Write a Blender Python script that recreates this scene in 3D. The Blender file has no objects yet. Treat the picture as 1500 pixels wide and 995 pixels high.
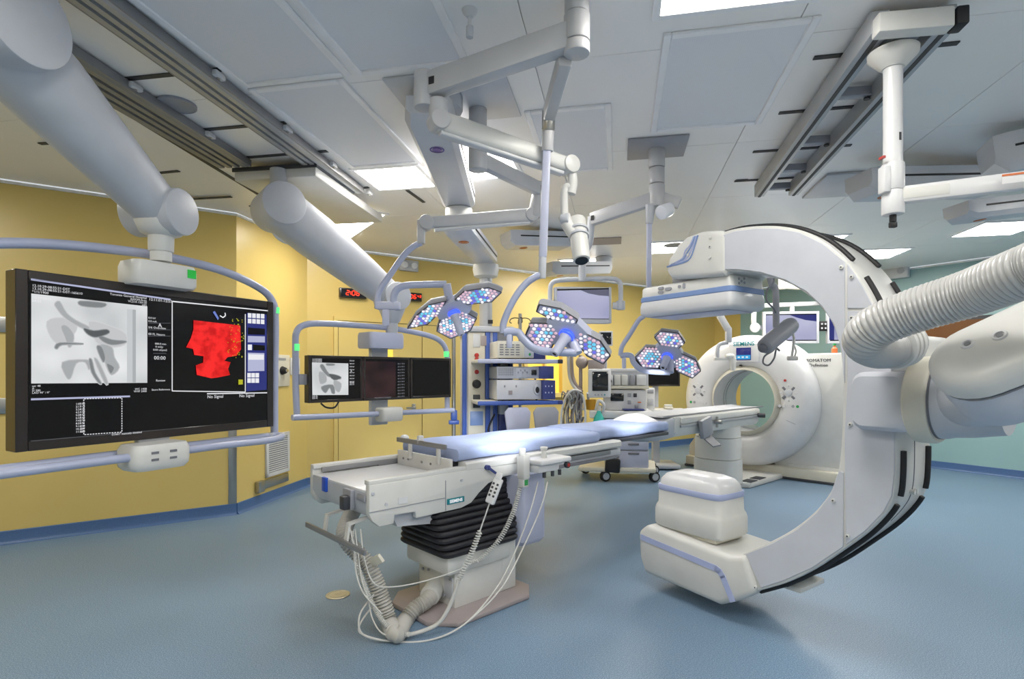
import bpy, bmesh, math, random
from mathutils import Vector, Matrix
random.seed(7)
SC = bpy.context.scene
COL = SC.collection
V = Vector
R = math.radians
PI = math.pi
# ------------------------------------------------------------------ camera
FPX = 800.0            # focal length in pixels of the 1500 x 995 frame
CAMZ = 1.42            # eye height
HOR = 545.0            # horizon row
CEIL = 3.0
cd = bpy.data.cameras.new('camera')
cd.sensor_width = 36.0
cd.sensor_fit = 'HORIZONTAL'
cd.lens = 36.0 * FPX / 1500.0
cd.shift_y = (HOR - 497.5) / 1500.0
cd.clip_start = 0.05
cam = bpy.data.objects.new('camera', cd)
cam.location = (0, 0, CAMZ)
cam.rotation_euler = (PI / 2, 0, 0)
COL.objects.link(cam)
SC.camera = cam
# ------------------------------------------------------------------ world, exposure
w = bpy.data.worlds.new('world')
SC.world = w
w.use_nodes = True
w.node_tree.nodes['Background'].inputs[0].default_value = (0.8, 0.85, 0.9, 1)
w.node_tree.nodes['Background'].inputs[1].default_value = 0.3
SC.view_settings.view_transform = 'Standard'
SC.view_settings.look = 'None'
SC.view_settings.gamma = 1.0
SC.view_settings.use_curve_mapping = False
EXPO = 1.3
SC.view_settings.exposure = EXPO
SC.cycles.max_bounces = 10
SC.cycles.diffuse_bounces = 6
SC.cycles.sample_clamp_indirect = 6.0
LIGHT_PANEL = 9.0      # emission of the ceiling luminaires
SPOT_W = 110.0

# ------------------------------------------------------------------ materials
def s2l(c):
    return tuple(((x / 255.0) / 12.92 if x / 255.0 <= 0.04045 else ((x / 255.0 + 0.055) / 1.055) ** 2.4) for x in c)

MATS = {}
def mat(name, rgb, rough=0.45, metal=0.0, spec=0.5, var=0.04, scale=6.0, bump=0.0, emis=None, es=0.0, coat=0.0, trans=0.0, alpha=1.0, bscale=None):
    m = bpy.data.materials.new(name)
    m.use_nodes = True
    nt = m.node_tree
    b = nt.nodes['Principled BSDF']
    c = s2l(rgb)
    b.inputs['Roughness'].default_value = rough
    b.inputs['Metallic'].default_value = metal
    b.inputs['Specular IOR Level'].default_value = spec
    b.inputs['Coat Weight'].default_value = coat
    b.inputs['Transmission Weight'].default_value = trans
    b.inputs['Alpha'].default_value = alpha
    tc = nt.nodes.new('ShaderNodeTexCoord')
    nz = nt.nodes.new('ShaderNodeTexNoise')
    nz.inputs['Scale'].default_value = scale
    nz.inputs['Detail'].default_value = 4
    nt.links.new(tc.outputs['Object'], nz.inputs['Vector'])
    cr = nt.nodes.new('ShaderNodeValToRGB')
    cr.color_ramp.elements[0].position = 0.3
    cr.color_ramp.elements[1].position = 0.7
    cr.color_ramp.elements[0].color = tuple(x * (1 - var) for x in c) + (1,)
    cr.color_ramp.elements[1].color = tuple(min(1, x * (1 + var)) for x in c) + (1,)
    nt.links.new(nz.outputs['Fac'], cr.inputs['Fac'])
    nt.links.new(cr.outputs['Color'], b.inputs['Base Color'])
    if bump:
        n2 = nt.nodes.new('ShaderNodeTexNoise')
        n2.inputs['Scale'].default_value = bscale or scale * 8
        nt.links.new(tc.outputs['Object'], n2.inputs['Vector'])
        bp = nt.nodes.new('ShaderNodeBump')
        bp.inputs['Strength'].default_value = bump
        bp.inputs['Distance'].default_value = 0.01
        nt.links.new(n2.outputs['Fac'], bp.inputs['Height'])
        nt.links.new(bp.outputs['Normal'], b.inputs['Normal'])
    if emis:
        b.inputs['Emission Color'].default_value = s2l(emis) + (1,)
        b.inputs['Emission Strength'].default_value = es if name == 'panel_light' else es * 2 ** -EXPO
    MATS[name] = m
    return m

mat('white', (209, 210, 213), 0.38, coat=0.15)
mat('offwhite', (208, 208, 205), 0.4, coat=0.1)
mat('cream', (206, 202, 188), 0.45)
mat('palegrey', (186, 189, 196), 0.4)
mat('carmgrey', (195, 198, 207), 0.4)
mat('greyplastic', (150, 152, 160), 0.45)
mat('midgrey', (112, 114, 122), 0.5)
mat('darkgrey', (58, 60, 66), 0.5)
mat('slot', (62, 62, 64), 0.6)
mat('alu', (176, 178, 182), 0.42, metal=0.45)
mat('steel', (176, 176, 174), 0.28, metal=0.95)
mat('dullsteel', (142, 143, 146), 0.45, metal=0.45)
mat('chrome', (210, 210, 212), 0.12, metal=1.0)
mat('brass', (176, 172, 156), 0.35, metal=0.6)
mat('rubber', (24, 24, 28), 0.55)
mat('bellows', (30, 30, 36), 0.5)
mat('bezel', (34, 26, 24), 0.3, coat=0.3)
mat('tube', (170, 177, 203), 0.28, coat=0.2)
mat('lavender', (184, 188, 210), 0.35)
mat('stripe', (168, 178, 214), 0.4)
mat('bluestripe', (120, 146, 194), 0.4)
mat('navy', (52, 62, 120), 0.4)
mat('blue', (62, 92, 170), 0.4)
mat('plugblue', (30, 80, 190), 0.35)
mat('sheet', (158, 172, 208), 0.85, var=0.03, bump=0.5, bscale=16)
mat('pillow', (240, 240, 240), 0.7)
mat('taupe', (158, 148, 148), 0.5)
mat('hose', (182, 180, 175), 0.4)
mat('duct', (184, 184, 183), 0.28, coat=0.3)
mat('cable', (200, 200, 197), 0.45)
mat('darkcable', (40, 42, 48), 0.5)
mat('teal_logo', (20, 130, 140), 0.4)
mat('teal_bag', (40, 170, 160), 0.5)
mat('red', (170, 40, 36), 0.4)
mat('orange', (205, 110, 60), 0.45)
mat('purple', (108, 84, 160), 0.45)
mat('green', (40, 150, 80), 0.4)
mat('amber', (200, 150, 40), 0.4)
mat('print', (46, 48, 54), 0.6)
mat('ceil', (243, 241, 239), 0.3, spec=0.45, var=0.015, scale=2)
mat('ceilbase', (120, 122, 126), 0.6)
mat('ceilframe', (240, 240, 242), 0.3)
mat('beam', (200, 202, 208), 0.35)
mat('armgrey', (192, 192, 195), 0.38)
mat('yellow', (217, 192, 116), 0.33, spec=0.5, var=0.02, scale=1.5)
mat('yellow_door', (218, 194, 120), 0.36, spec=0.45, var=0.02, scale=1.5)
mat('teal', (148, 182, 184), 0.33, spec=0.5, var=0.02, scale=1.5)
mat('cove', (72, 104, 150), 0.42, var=0.12, scale=120)
mat('plainwall', (214, 212, 205), 0.5)
mat('glass', (28, 32, 38), 0.06, spec=0.6)
mat('brownglass', (116, 78, 48), 0.15)
mat('ledoff', (230, 232, 240), 0.2, coat=0.5)
mat('panel_light', (255, 255, 255), 0.5, emis=(255, 250, 241), es=LIGHT_PANEL)
mat('win_lit', (230, 190, 70), 0.4, emis=(255, 214, 90), es=0.75)
mat('greenled', (90, 220, 120), 0.4, emis=(90, 235, 130), es=0.9)
mat('greenmark', (30, 170, 60), 0.4, emis=(20, 170, 60), es=0.3)
mat('clockred', (255, 40, 20), 0.4, emis=(255, 50, 26), es=3.0)
mat('bluering', (60, 80, 230), 0.3, emis=(50, 80, 240), es=1.6)
mat('ledwhite', (120, 120, 126), 0.2, emis=(250, 246, 255), es=0.95)
mat('ledface', (140, 142, 160), 0.4, emis=(150, 150, 175), es=0.35)
mat('ledpink', (110, 100, 104), 0.2, emis=(236, 196, 214), es=0.8)
mat('ledcyan', (60, 100, 110), 0.2, emis=(110, 214, 250), es=0.85)
mat('ledviolet', (60, 60, 110), 0.2, emis=(112, 112, 236), es=0.85)
def scr(name, rgb, es=1.0):
    return mat(name, (8, 8, 10), 0.16, spec=0.3, emis=rgb, es=es, var=0.0)
scr('s_black', (8, 8, 10), 0.5)
scr('s_white', (245, 246, 250), 0.9)
scr('s_grey', (150, 152, 160), 0.8)
scr('s_dim', (96, 98, 104), 0.8)
scr('s_blue', (120, 140, 220), 0.85)
scr('s_navy', (52, 60, 140), 0.7)
scr('s_cyan', (60, 170, 230), 0.9)
scr('s_red', (250, 34, 34), 0.95)
scr('s_redd', (200, 16, 18), 0.9)
scr('s_yellow', (200, 200, 40), 0.8)
scr('s_x1', (178, 182, 184), 0.9)
scr('s_x2', (140, 145, 148), 0.9)
scr('s_x3', (92, 97, 100), 0.9)
scr('s_x4', (206, 209, 211), 0.9)
scr('s_lav', (196, 200, 232), 0.8)
scr('s_lavd', (104, 106, 128), 0.8)

def xray_mat(name, lo, hi, sc=5.0):
    m = scr(name, (220, 222, 224), 0.9)
    nt = m.node_tree
    b = nt.nodes['Principled BSDF']
    tc = nt.nodes.new('ShaderNodeTexCoord')
    nz = nt.nodes.new('ShaderNodeTexNoise')
    nz.inputs['Scale'].default_value = sc
    nz.inputs['Detail'].default_value = 1
    nt.links.new(tc.outputs['Object'], nz.inputs['Vector'])
    cr = nt.nodes.new('ShaderNodeValToRGB')
    cr.color_ramp.elements[0].position = 0.3
    cr.color_ramp.elements[1].position = 0.75
    cr.color_ramp.elements[0].color = s2l(lo) + (1,)
    cr.color_ramp.elements[1].color = s2l(hi) + (1,)
    nt.links.new(nz.outputs['Fac'], cr.inputs['Fac'])
    nt.links.new(cr.outputs['Color'], b.inputs['Emission Color'])
xray_mat('s_xray', (205, 208, 210), (246, 248, 249))
xray_mat('s_bluegrad', (150, 152, 190), (226, 228, 250), 1.6)
xray_mat('s_brown', (28, 18, 20), (74, 46, 50))
for _i in range(26):
    scr('s_g%d' % _i, (70 + 7 * _i, 74 + 7 * _i - (_i // 8), 76 + 7 * _i - (_i // 8)), 0.9)
def head_mat():
    m = scr('s_head', (250, 30, 30), 0.95)
    nt = m.node_tree
    b = nt.nodes['Principled BSDF']
    tc = nt.nodes.new('ShaderNodeTexCoord')
    nz = nt.nodes.new('ShaderNodeTexNoise')
    nz.inputs['Scale'].default_value = 22.0
    nz.inputs['Detail'].default_value = 6
    nt.links.new(tc.outputs['Object'], nz.inputs['Vector'])
    cr = nt.nodes.new('ShaderNodeValToRGB')
    cr.color_ramp.elements[0].position = 0.36
    cr.color_ramp.elements[1].position = 0.56
    cr.color_ramp.elements[0].color = s2l((205, 14, 16)) + (1,)
    cr.color_ramp.elements[1].color = s2l((255, 40, 38)) + (1,)
    nt.links.new(nz.outputs['Fac'], cr.inputs['Fac'])
    nt.links.new(cr.outputs['Color'], b.inputs['Emission Color'])
head_mat()

def floor_mat():
    m = bpy.data.materials.new('vinyl_floor')
    m.use_nodes = True
    nt = m.node_tree
    b = nt.nodes['Principled BSDF']
    tc = nt.nodes.new('ShaderNodeTexCoord')
    n1 = nt.nodes.new('ShaderNodeTexNoise'); n1.inputs['Scale'].default_value = 190; n1.inputs['Detail'].default_value = 3
    n2 = nt.nodes.new('ShaderNodeTexNoise'); n2.inputs['Scale'].default_value = 1.2; n2.inputs['Detail'].default_value = 2
    for n in (n1, n2):
        nt.links.new(tc.outputs['Object'], n.inputs['Vector'])
    c1 = nt.nodes.new('ShaderNodeValToRGB')
    e = c1.color_ramp.elements
    e[0].position = 0.34; e[0].color = s2l((92, 119, 146)) + (1,)
    e[1].position = 0.68; e[1].color = s2l((155, 178, 199)) + (1,)
    k = e.new(0.5); k.color = s2l((117, 144, 170)) + (1,)
    nt.links.new(n1.outputs['Fac'], c1.inputs['Fac'])
    mx = nt.nodes.new('ShaderNodeMix'); mx.data_type = 'RGBA'; mx.blend_type = 'MULTIPLY'
    mx.inputs['Factor'].default_value = 0.22
    nt.links.new(c1.outputs['Color'], mx.inputs[6])
    nt.links.new(n2.outputs['Fac'], mx.inputs[7])
    nt.links.new(mx.outputs[2], b.inputs['Base Color'])
    rr = nt.nodes.new('ShaderNodeMapRange')
    rr.inputs['To Min'].default_value = 0.32; rr.inputs['To Max'].default_value = 0.46
    nt.links.new(n2.outputs['Fac'], rr.inputs['Value'])
    nt.links.new(rr.outputs['Result'], b.inputs['Roughness'])
    b.inputs['Specular IOR Level'].default_value = 0.4
    bp = nt.nodes.new('ShaderNodeBump'); bp.inputs['Strength'].default_value = 0.06; bp.inputs['Distance'].default_value = 0.003
    nt.links.new(n1.outputs['Fac'], bp.inputs['Height'])
    nt.links.new(bp.outputs['Normal'], b.inputs['Normal'])
    MATS['floor'] = m
floor_mat()

def perf_mat():
    m = mat('perforated', (216, 218, 223), 0.42, spec=0.4)
    nt = m.node_tree
    b = nt.nodes['Principled BSDF']
    tc = nt.nodes.new('ShaderNodeTexCoord')
    vo = nt.nodes.new('ShaderNodeTexVoronoi')
    vo.inputs['Scale'].default_value = 95.0
    vo.inputs['Randomness'].default_value = 0.0
    nt.links.new(tc.outputs['Object'], vo.inputs['Vector'])
    cr = nt.nodes.new('ShaderNodeValToRGB')
    cr.color_ramp.elements[0].position = 0.30
    cr.color_ramp.elements[1].position = 0.36
    cr.color_ramp.elements[0].color = s2l((160, 163, 172)) + (1,)
    cr.color_ramp.elements[1].color = s2l((226, 228, 233)) + (1,)
    nt.links.new(vo.outputs['Distance'], cr.inputs['Fac'])
    nt.links.new(cr.outputs['Color'], b.inputs['Base Color'])
perf_mat()

# ------------------------------------------------------------------ pixel helpers
CAMP = V((0, 0, CAMZ))
def ray(px, py):
    return V(((px - 750.0) / FPX, 1.0, (HOR - py) / FPX))
def P(px, py, d):
    return CAMP + ray(px, py) * d
def FL(px, py, z=0.0):
    d = (CAMZ - z) * FPX / (py - HOR)
    return P(px, py, d)
def CE(px, py, z=CEIL):
    d = (z - CAMZ) * FPX / (HOR - py)
    return P(px, py, d)
def PP(px, py, o, n):
    r = ray(px, py)
    return CAMP + r * ((o - CAMP).dot(n) / r.dot(n))

# ------------------------------------------------------------------ geometry builder
def frame(o, x, y):
    x = V(x).normalized(); y = V(y)
    z = x.cross(y).normalized(); y = z.cross(x)
    M = Matrix((x, y, z)).transposed().to_4x4()
    M.translation = V(o)
    return M
def axis_frame(p, ax):
    ax = V(ax).normalized()
    up = V((0, 0, 1)) if abs(ax.z) < 0.95 else V((1, 0, 0))
    x = up.cross(ax).normalized()
    return frame(p, x, ax.cross(x))
def smooth_path(pts, k=6):
    pts = [V(p) for p in pts]
    if len(pts) < 3:
        return pts
    out = []
    n = len(pts)
    for i in range(n - 1):
        p0 = pts[max(i - 1, 0)]; p1 = pts[i]; p2 = pts[i + 1]; p3 = pts[min(i + 2, n - 1)]
        for j in range(k):
            t = j / k
            out.append(0.5 * ((2 * p1) + (p2 - p0) * t + (2 * p0 - 5 * p1 + 4 * p2 - p3) * t * t + (3 * p1 - p0 - 3 * p2 + p3) * t ** 3))
    out.append(pts[-1])
    return out
def fillet(pts, r=0.05, k=5):
    pts = [V(p) for p in pts]
    out = [pts[0]]
    for i in range(1, len(pts) - 1):
        a, b, c = pts[i - 1], pts[i], pts[i + 1]
        la, lc = (a - b).length, (c - b).length
        q = min(r, la * 0.48, lc * 0.48)
        p0 = b + (a - b) / la * q; p2 = b + (c - b) / lc * q
        for j in range(k + 1):
            t = j / k
            out.append(p0 * (1 - t) ** 2 + b * 2 * t * (1 - t) + p2 * t * t)
    out.append(pts[-1])
    return out

class G:
    def __init__(s, M=None):
        s.v = []; s.f = []; s.mi = []; s.M = M or Matrix(); s.cur = 0
    def add(s, vs, fs):
        b = len(s.v)
        s.v += [s.M @ V(p) for p in vs]
        for f in fs:
            s.f.append([b + i for i in f]); s.mi.append(s.cur)
        return s
    def bm(s, bm):
        bm.verts.ensure_lookup_table()
        for i, v_ in enumerate(bm.verts): v_.index = i
        vs = [v_.co.copy() for v_ in bm.verts]
        fs = [[q.index for q in f.verts] for f in bm.faces]
        bm.free()
        return s.add(vs, fs)
    def box(s, c, size, rot=None, bev=0.0, seg=2, taper=None):
        bm = bmesh.new()
        bmesh.ops.create_cube(bm, size=1.0)
        for v_ in bm.verts:
            if taper and v_.co.z > 0:
                v_.co.x *= taper[0]; v_.co.y *= taper[1]
            v_.co = V((v_.co.x * size[0], v_.co.y * size[1], v_.co.z * size[2]))
        if bev > 0:
            bmesh.ops.bevel(bm, geom=list(bm.edges), offset=min(bev, min(size) * 0.48), segments=seg, profile=0.5, affect='EDGES')
        T = Matrix.Translation(V(c))
        if rot is not None:
            T = T @ (rot.to_4x4() if not isinstance(rot, (int, float)) else Matrix.Rotation(rot, 4, 'Z'))
        bmesh.ops.transform(bm, matrix=T, verts=list(bm.verts))
        return s.bm(bm)
    def bar(s, a, b, wd, ht, bev=0.0, up=(0, 0, 1)):
        """box from a to b, section wd x ht"""
        a = V(a); b = V(b); y = (b - a)
        L = y.length; y.normalize()
        x = y.cross(V(up))
        if x.length < 1e-4: x = V((1, 0, 0))
        x.normalize(); z = x.cross(y)
        rot = Matrix((x, y, z)).transposed()
        return s.box((a + b) / 2, (wd, L, ht), rot, bev)
    def cyl(s, a, b, r, r2=None, n=24, bev=0.0):
        a = V(a); b = V(b); r2 = r if r2 is None else r2
        L = (b - a).length
        if bev > 0:
            q = min(bev, r * 0.5, L * 0.45)
            prof = [(0, 0), (r - q, 0), (r - q * .3, q * .3), (r, q), (r2, L - q), (r2 - q * .3, L - q * .3), (r2 - q, L), (0, L)]
        else:
            prof = [(0, 0), (r, 0), (r2, L), (0, L)]
        return s.lathe(prof, a, b - a, n)
    def lathe(s, prof, o, ax=(0, 0, 1), n=32, sx=1.0, sy=1.0):
        A = axis_frame(o, ax)
        vs = []; fs = []; rows = []
        for (r, h) in prof:
            if r < 1e-6:
                rows.append([len(vs)]); vs.append(A @ V((0, 0, h)))
            else:
                row = []
                for i in range(n):
                    t = 2 * PI * i / n
                    row.append(len(vs)); vs.append(A @ V((r * math.cos(t) * sx, r * math.sin(t) * sy, h)))
                rows.append(row)
        for a, b in zip(rows[:-1], rows[1:]):
            if len(a) == 1 and len(b) == 1: continue
            for i in range(n):
                j = (i + 1) % n
                if len(a) == 1: fs.append([a[0], b[j], b[i]])
                elif len(b) == 1: fs.append([a[i], a[j], b[0]])
                else: fs.append([a[i], a[j], b[j], b[i]])
        return s.add(vs, fs)
    def sweep(s, path, radii, n=12, cap=True, sec=None):
        path = [V(p) for p in path]
        m = len(path)
        if not isinstance(radii, (list, tuple)): radii = [radii] * m
        tan = []
        for i in range(m):
            t = path[min(i + 1, m - 1)] - path[max(i - 1, 0)]
            tan.append(t.normalized() if t.length > 1e-9 else V((0, 0, 1)))
        up = V((0, 0, 1)) if abs(tan[0].z) < 0.9 else V((1, 0, 0))
        x = up.cross(tan[0]).normalized()
        vs = []; fs = []
        for i in range(m):
            x = (x - tan[i] * x.dot(tan[i])).normalized()
            y = tan[i].cross(x)
            if sec:
                ring = [(a * radii[i], b * radii[i]) for a, b in sec]
            else:
                ring = [(math.cos(2 * PI * q / n) * radii[i], math.sin(2 * PI * q / n) * radii[i]) for q in range(n)]
            vs += [path[i] + x * a + y * b for a, b in ring]
        n = len(sec) if sec else n
        for i in range(m - 1):
            for q in range(n):
                r = (q + 1) % n
                fs.append([i * n + q, i * n + r, (i + 1) * n + r, (i + 1) * n + q])
        if cap:
            fs.append(list(range(n))[::-1]); fs.append([(m - 1) * n + q for q in range(n)])
        return s.add(vs, fs)
    def tube(s, pts, r, n=12, fil=None, k=6):
        return s.sweep(fillet(pts, fil) if fil else (smooth_path(pts, k) if len(pts) > 2 else pts), r, n)
    def ribbed(s, pts, r, pitch, amp, n=18):
        pa = smooth_path(pts, 24)
        L = [0.0]
        for a, b in zip(pa[:-1], pa[1:]): L.append(L[-1] + (b - a).length)
        tot = L[-1]; st = int(tot / pitch * 4); out = []; rr = []
        j = 0
        for i in range(st + 1):
            u = tot * i / st
            while j < len(L) - 2 and L[j + 1] < u: j += 1
            q = (u - L[j]) / max(1e-9, L[j + 1] - L[j])
            out.append(pa[j].lerp(pa[j + 1], q))
            rr.append(r + amp * (1, 0.55, -1, 0.55)[i % 4])
        return s.sweep(out, rr, n)
    def prism(s, pts, ext, bev=0.0, seg=2):
        """closed 3d outline extruded by vector ext"""
        bm = bmesh.new()
        a = [bm.verts.new(V(p)) for p in pts]
        e = V(ext)
        b = [bm.verts.new(V(p) + e) for p in pts]
        n = len(a)
        bm.faces.new(a[::-1]); bm.faces.new(b)
        for i in range(n):
            bm.faces.new((a[i], a[(i + 1) % n], b[(i + 1) % n], b[i]))
        bmesh.ops.recalc_face_normals(bm, faces=list(bm.faces))
        if bev > 0:
            ed = [q for q in bm.edges if len(q.link_faces) == 2 and q.calc_face_angle(0) > 0.6]
            bmesh.ops.bevel(bm, geom=ed, offset=bev, segments=seg, profile=0.5, affect='EDGES')
        return s.bm(bm)
    def loft(s, rings, cap=True):
        vs = []; fs = []; n = len(rings[0])
        for r in rings: vs += [V(p) for p in r]
        for i in range(len(rings) - 1):
            for q in range(n):
                r = (q + 1) % n
                fs.append([i * n + q, i * n + r, (i + 1) * n + r, (i + 1) * n + q])
        if cap:
            fs.append(list(range(n))[::-1]); fs.append([(len(rings) - 1) * n + q for q in range(n)])
        return s.add(vs, fs)
    def poly(s, pts):
        return s.add(pts, [list(range(len(pts)))])
    def ball(s, c, r, n=20, sz=1.0):
        k = 10
        prof = [(r * math.sin(PI * i / k), -r * sz * math.cos(PI * i / k)) for i in range(k + 1)]
        prof[0] = (0, -r * sz); prof[-1] = (0, r * sz)
        return s.lathe(prof, c, (0, 0, 1), n)

def rrect(w_, h_, r, k=4, cx=0.0, cy=0.0):
    out = []
    for (sx, sy, a0) in ((1, 1, 0), (-1, 1, 90), (-1, -1, 180), (1, -1, 270)):
        for i in range(k + 1):
            a = R(a0 + 90.0 * i / k)
            out.append((cx + sx * (w_ / 2 - r) + r * math.cos(a), cy + sy * (h_ / 2 - r) + r * math.sin(a)))
    return out
def superell(a, b, n=24, e=3.0):
    out = []
    for i in range(n):
        t = 2 * PI * i / n
        c, q = math.cos(t), math.sin(t)
        out.append((a * math.copysign(abs(c) ** (2 / e), c), b * math.copysign(abs(q) ** (2 / e), q)))
    return out

INV = {}
def thing(name, label, cat, loc=(0, 0, 0), rz=0.0, group=None):
    o = bpy.data.objects.new(name, None)
    o.empty_display_size = 0.1
    COL.objects.link(o)
    o.location = loc; o.rotation_euler = (0, 0, rz)
    o['label'] = label; o['category'] = cat
    if group: o['group'] = group
    INV[o.name] = (Matrix.Translation(V(loc)) @ Matrix.Rotation(rz, 4, 'Z')).inverted()
    return o
def obj(name, g, m, parent=None, smooth=True, ang=38, label=None):
    me = bpy.data.meshes.new(name)
    me.from_pydata([tuple(p) for p in g.v], [], g.f)
    ms = m if isinstance(m, (list, tuple)) else [m]
    for q in ms: me.materials.append(MATS[q])
    if len(ms) > 1:
        me.polygons.foreach_set('material_index', g.mi)
    bm = bmesh.new(); bm.from_mesh(me)
    bmesh.ops.recalc_face_normals(bm, faces=list(bm.faces))
    bm.to_mesh(me); bm.free()
    o = bpy.data.objects.new(name, me)
    COL.objects.link(o)
    if parent is not None:
        o.parent = parent
        I = INV[parent.name]
        me.transform(I)
        INV[o.name] = I
    else:
        # origin at the middle of the base
        lo = V([min(p[i] for p in g.v) for i in range(3)]); hi = V([max(p[i] for p in g.v) for i in range(3)])
        c = V(((lo.x + hi.x) / 2, (lo.y + hi.y) / 2, lo.z))
        me.transform(Matrix.Translation(-c)); o.location = c
        INV[o.name] = Matrix.Translation(-c)
    if smooth:
        me.shade_smooth(); me.set_sharp_from_angle(angle=R(ang))
    if label: o['label'] = label
    return o
def tag(o, label, cat, group=None):
    o['label'] = label; o['category'] = cat
    if group: o['group'] = group
    return o
def struct(name, g, m, parent=None, smooth=True, label=None):
    o = obj(name, g, m, parent, smooth)
    if parent is None:
        o['kind'] = 'structure'
        o['label'] = label or name.replace('_', ' ')
    return o
def text_geo(g, txt, M, size, align='LEFT', depth=0.0, bold=0.0):
    cu = bpy.data.curves.new('lettering', 'FONT')
    cu.body = txt; cu.size = size; cu.align_x = align; cu.extrude = depth; cu.offset = bold; cu.resolution_u = 2
    ob = bpy.data.objects.new('lettering', cu)
    COL.objects.link(ob)
    me = bpy.data.meshes.new_from_object(ob)
    old = g.M
    g.M = old @ M
    g.add([v_.co.copy() for v_ in me.vertices], [list(p.vertices) for p in me.polygons])
    g.M = old
    bpy.data.objects.remove(ob); bpy.data.curves.remove(cu); bpy.data.meshes.remove(me)
    return g
# ------------------------------------------------------------------ the room
U = V((0.834, 0.552, 0)); UN = V((-0.552, 0.834, 0))        # back wall direction, its outward normal
W11 = R(-11.0)                                               # ceiling grid is turned by 11 degrees
CW = V((math.sin(R(11)), math.cos(R(11)), 0)); CX = V((math.cos(R(11)), -math.sin(R(11)), 0))
K1 = V((-2.75, 5.45, 0)); K2 = V((-2.54, 6.77, 0)); KE = V((4.15, 11.2, 0))
KR = V((8.01, 5.36, 0)); KB = V((5.5, -2.6, 0)); KL = V((-4.6, -2.6, 0)); K0 = V((-5.586, 3.573, 0))
ROOM = [K1, K2, KE, KR, KB, KL, K0]
Z = V((0, 0, 1))
def inside(p):
    c = False
    n = len(ROOM)
    for i in range(n):
        a, b = ROOM[i], ROOM[(i + 1) % n]
        if (a.y > p[1]) != (b.y > p[1]) and p[0] < (b.x - a.x) * (p[1] - a.y) / (b.y - a.y) + a.x:
            c = not c
    return c
struct('floor', G().prism([V((p.x, p.y, -0.1)) for p in ROOM], (0, 0, 0.1)), 'floor', label='blue speckled vinyl floor of the operating room')
def wallquad(g, a, b, z0, z1, out, th=0.12):
    g.prism([a + Z * z0, b + Z * z0, b + Z * z1, a + Z * z1], out * th)
def outn(a, b):
    d = (b - a).normalized()
    return V((-d.y, d.x, 0))                                 # ROOM runs clockwise: outside is on the left
def wall(name, a, b, m, label):
    g = G(); wallquad(g, a, b, 0, CEIL, outn(a, b)); return struct(name, g, m, smooth=False, label=label)
wall('wall_left', K0, K1, 'yellow', 'plain yellow wall behind the large display')
wall('wall_corner', K1, K2, 'yellow', 'short yellow wall with outlet panel and white grille')
wall('wall_right', KE + (KR - KE) * 0.085, KR, 'teal', 'teal painted wall on the right')
wall('wall_right_end', KE, KE + (KR - KE) * 0.085, 'yellow', 'narrow yellow painted end of the teal wall')
wall('wall_rear_right', KR, KB, 'plainwall', 'pale wall outside the view on the right')
wall('wall_rear', KB, KL, 'plainwall', 'pale wall behind the viewer')
wall('wall_rear_left', KL, K0, 'yellow', 'yellow wall outside the view on the left')
def BW(px, py, off=0.0):
    return PP(px, py, K2 - UN * off, UN)
def bs(p): return (p - K2).dot(U)
wa = BW(772, 500); wb = BW(834, 575)
WS0, WS1 = bs(wa), bs(BW(822, 540)); WZ0, WZ1 = wb.z, wa.z + 0.02
g = G()
LB = (KE - K2).length
for s0, s1, z0, z1 in ((0, WS0, 0, CEIL), (WS1, LB, 0, CEIL), (WS0, WS1, 0, WZ0), (WS0, WS1, WZ1, CEIL)):
    wallquad(g, K2 + U * s0, K2 + U * s1, z0, z1, UN)
struct('wall_back', g, 'yellow', smooth=False, label='long yellow back wall with door and lit window')
# window in the back wall: frame, sill, lit amber pane
g = G()
fr = 0.07
a0 = K2 + U * (WS0 - fr); a1 = K2 + U * (WS1 + fr)
for (p, q, z0, z1) in ((a0, a0 + U * fr, WZ0, WZ1), (a1 - U * fr, a1, WZ0, WZ1), (a0, a1, WZ1, WZ1 + fr), (K2 + U * ((WS0 + WS1) / 2 - .02), K2 + U * ((WS0 + WS1) / 2 + .02), WZ0, WZ1)):
    g.prism([p + Z * z0 - UN * .03, q + Z * z0 - UN * .03, q + Z * z1 - UN * .03, p + Z * z1 - UN * .03], UN * .06)
wn = struct('window_1', g, 'yellow_door', smooth=False, label='lit window with yellow frame in the back wall')
struct('window_sill', G().prism([a0 + Z * (WZ0 - .07) - UN * .08, a1 + Z * (WZ0 - .07) - UN * .08, a1 + Z * WZ0 - UN * .08, a0 + Z * WZ0 - UN * .08], UN * .1), 'yellow_door', wn)
struct('pane', G().prism([a0 + Z * WZ0 + UN * .06, a1 + Z * WZ0 + UN * .06, a1 + Z * WZ1 + UN * .06, a0 + Z * WZ1 + UN * .06], UN * .02), 'win_lit', wn)
# double door in the back wall
dl = bs(BW(494, 500)); dm = bs(BW(617, 500)); dr = bs(BW(672, 500)) + 0.5
DZ = BW(560, 473).z
def rect_on(g, s0, s1, z0, z1, off, th):
    a = K2 + U * s0 - UN * off; b = K2 + U * s1 - UN * off
    g.prism([a + Z * z0, b + Z * z0, b + Z * z1, a + Z * z1], UN * th)
g = G()
for r in ((dl - .05, dl, 0, DZ + .05), (dr, dr + .05, 0, DZ + .05), (dl, dr, DZ, DZ + .05)):
    rect_on(g, *r, 0.035, 0.04)
do = struct('door_1', g, 'yellow_door', smooth=False, label='yellow double door in the back wall')
g = G(); rect_on(g, dl, dr, 0.02, DZ, 0.006, 0.008); struct('door_gap', g, 'darkgrey', do)
for s0, s1 in ((dl + .008, dm - .006), (dm + .006, dr - .008)):
    g = G(); rect_on(g, s0, s1, 0.02, DZ - .008, 0.03, 0.03); lf = struct('door_leaf', g, 'yellow_door', do)
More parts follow.
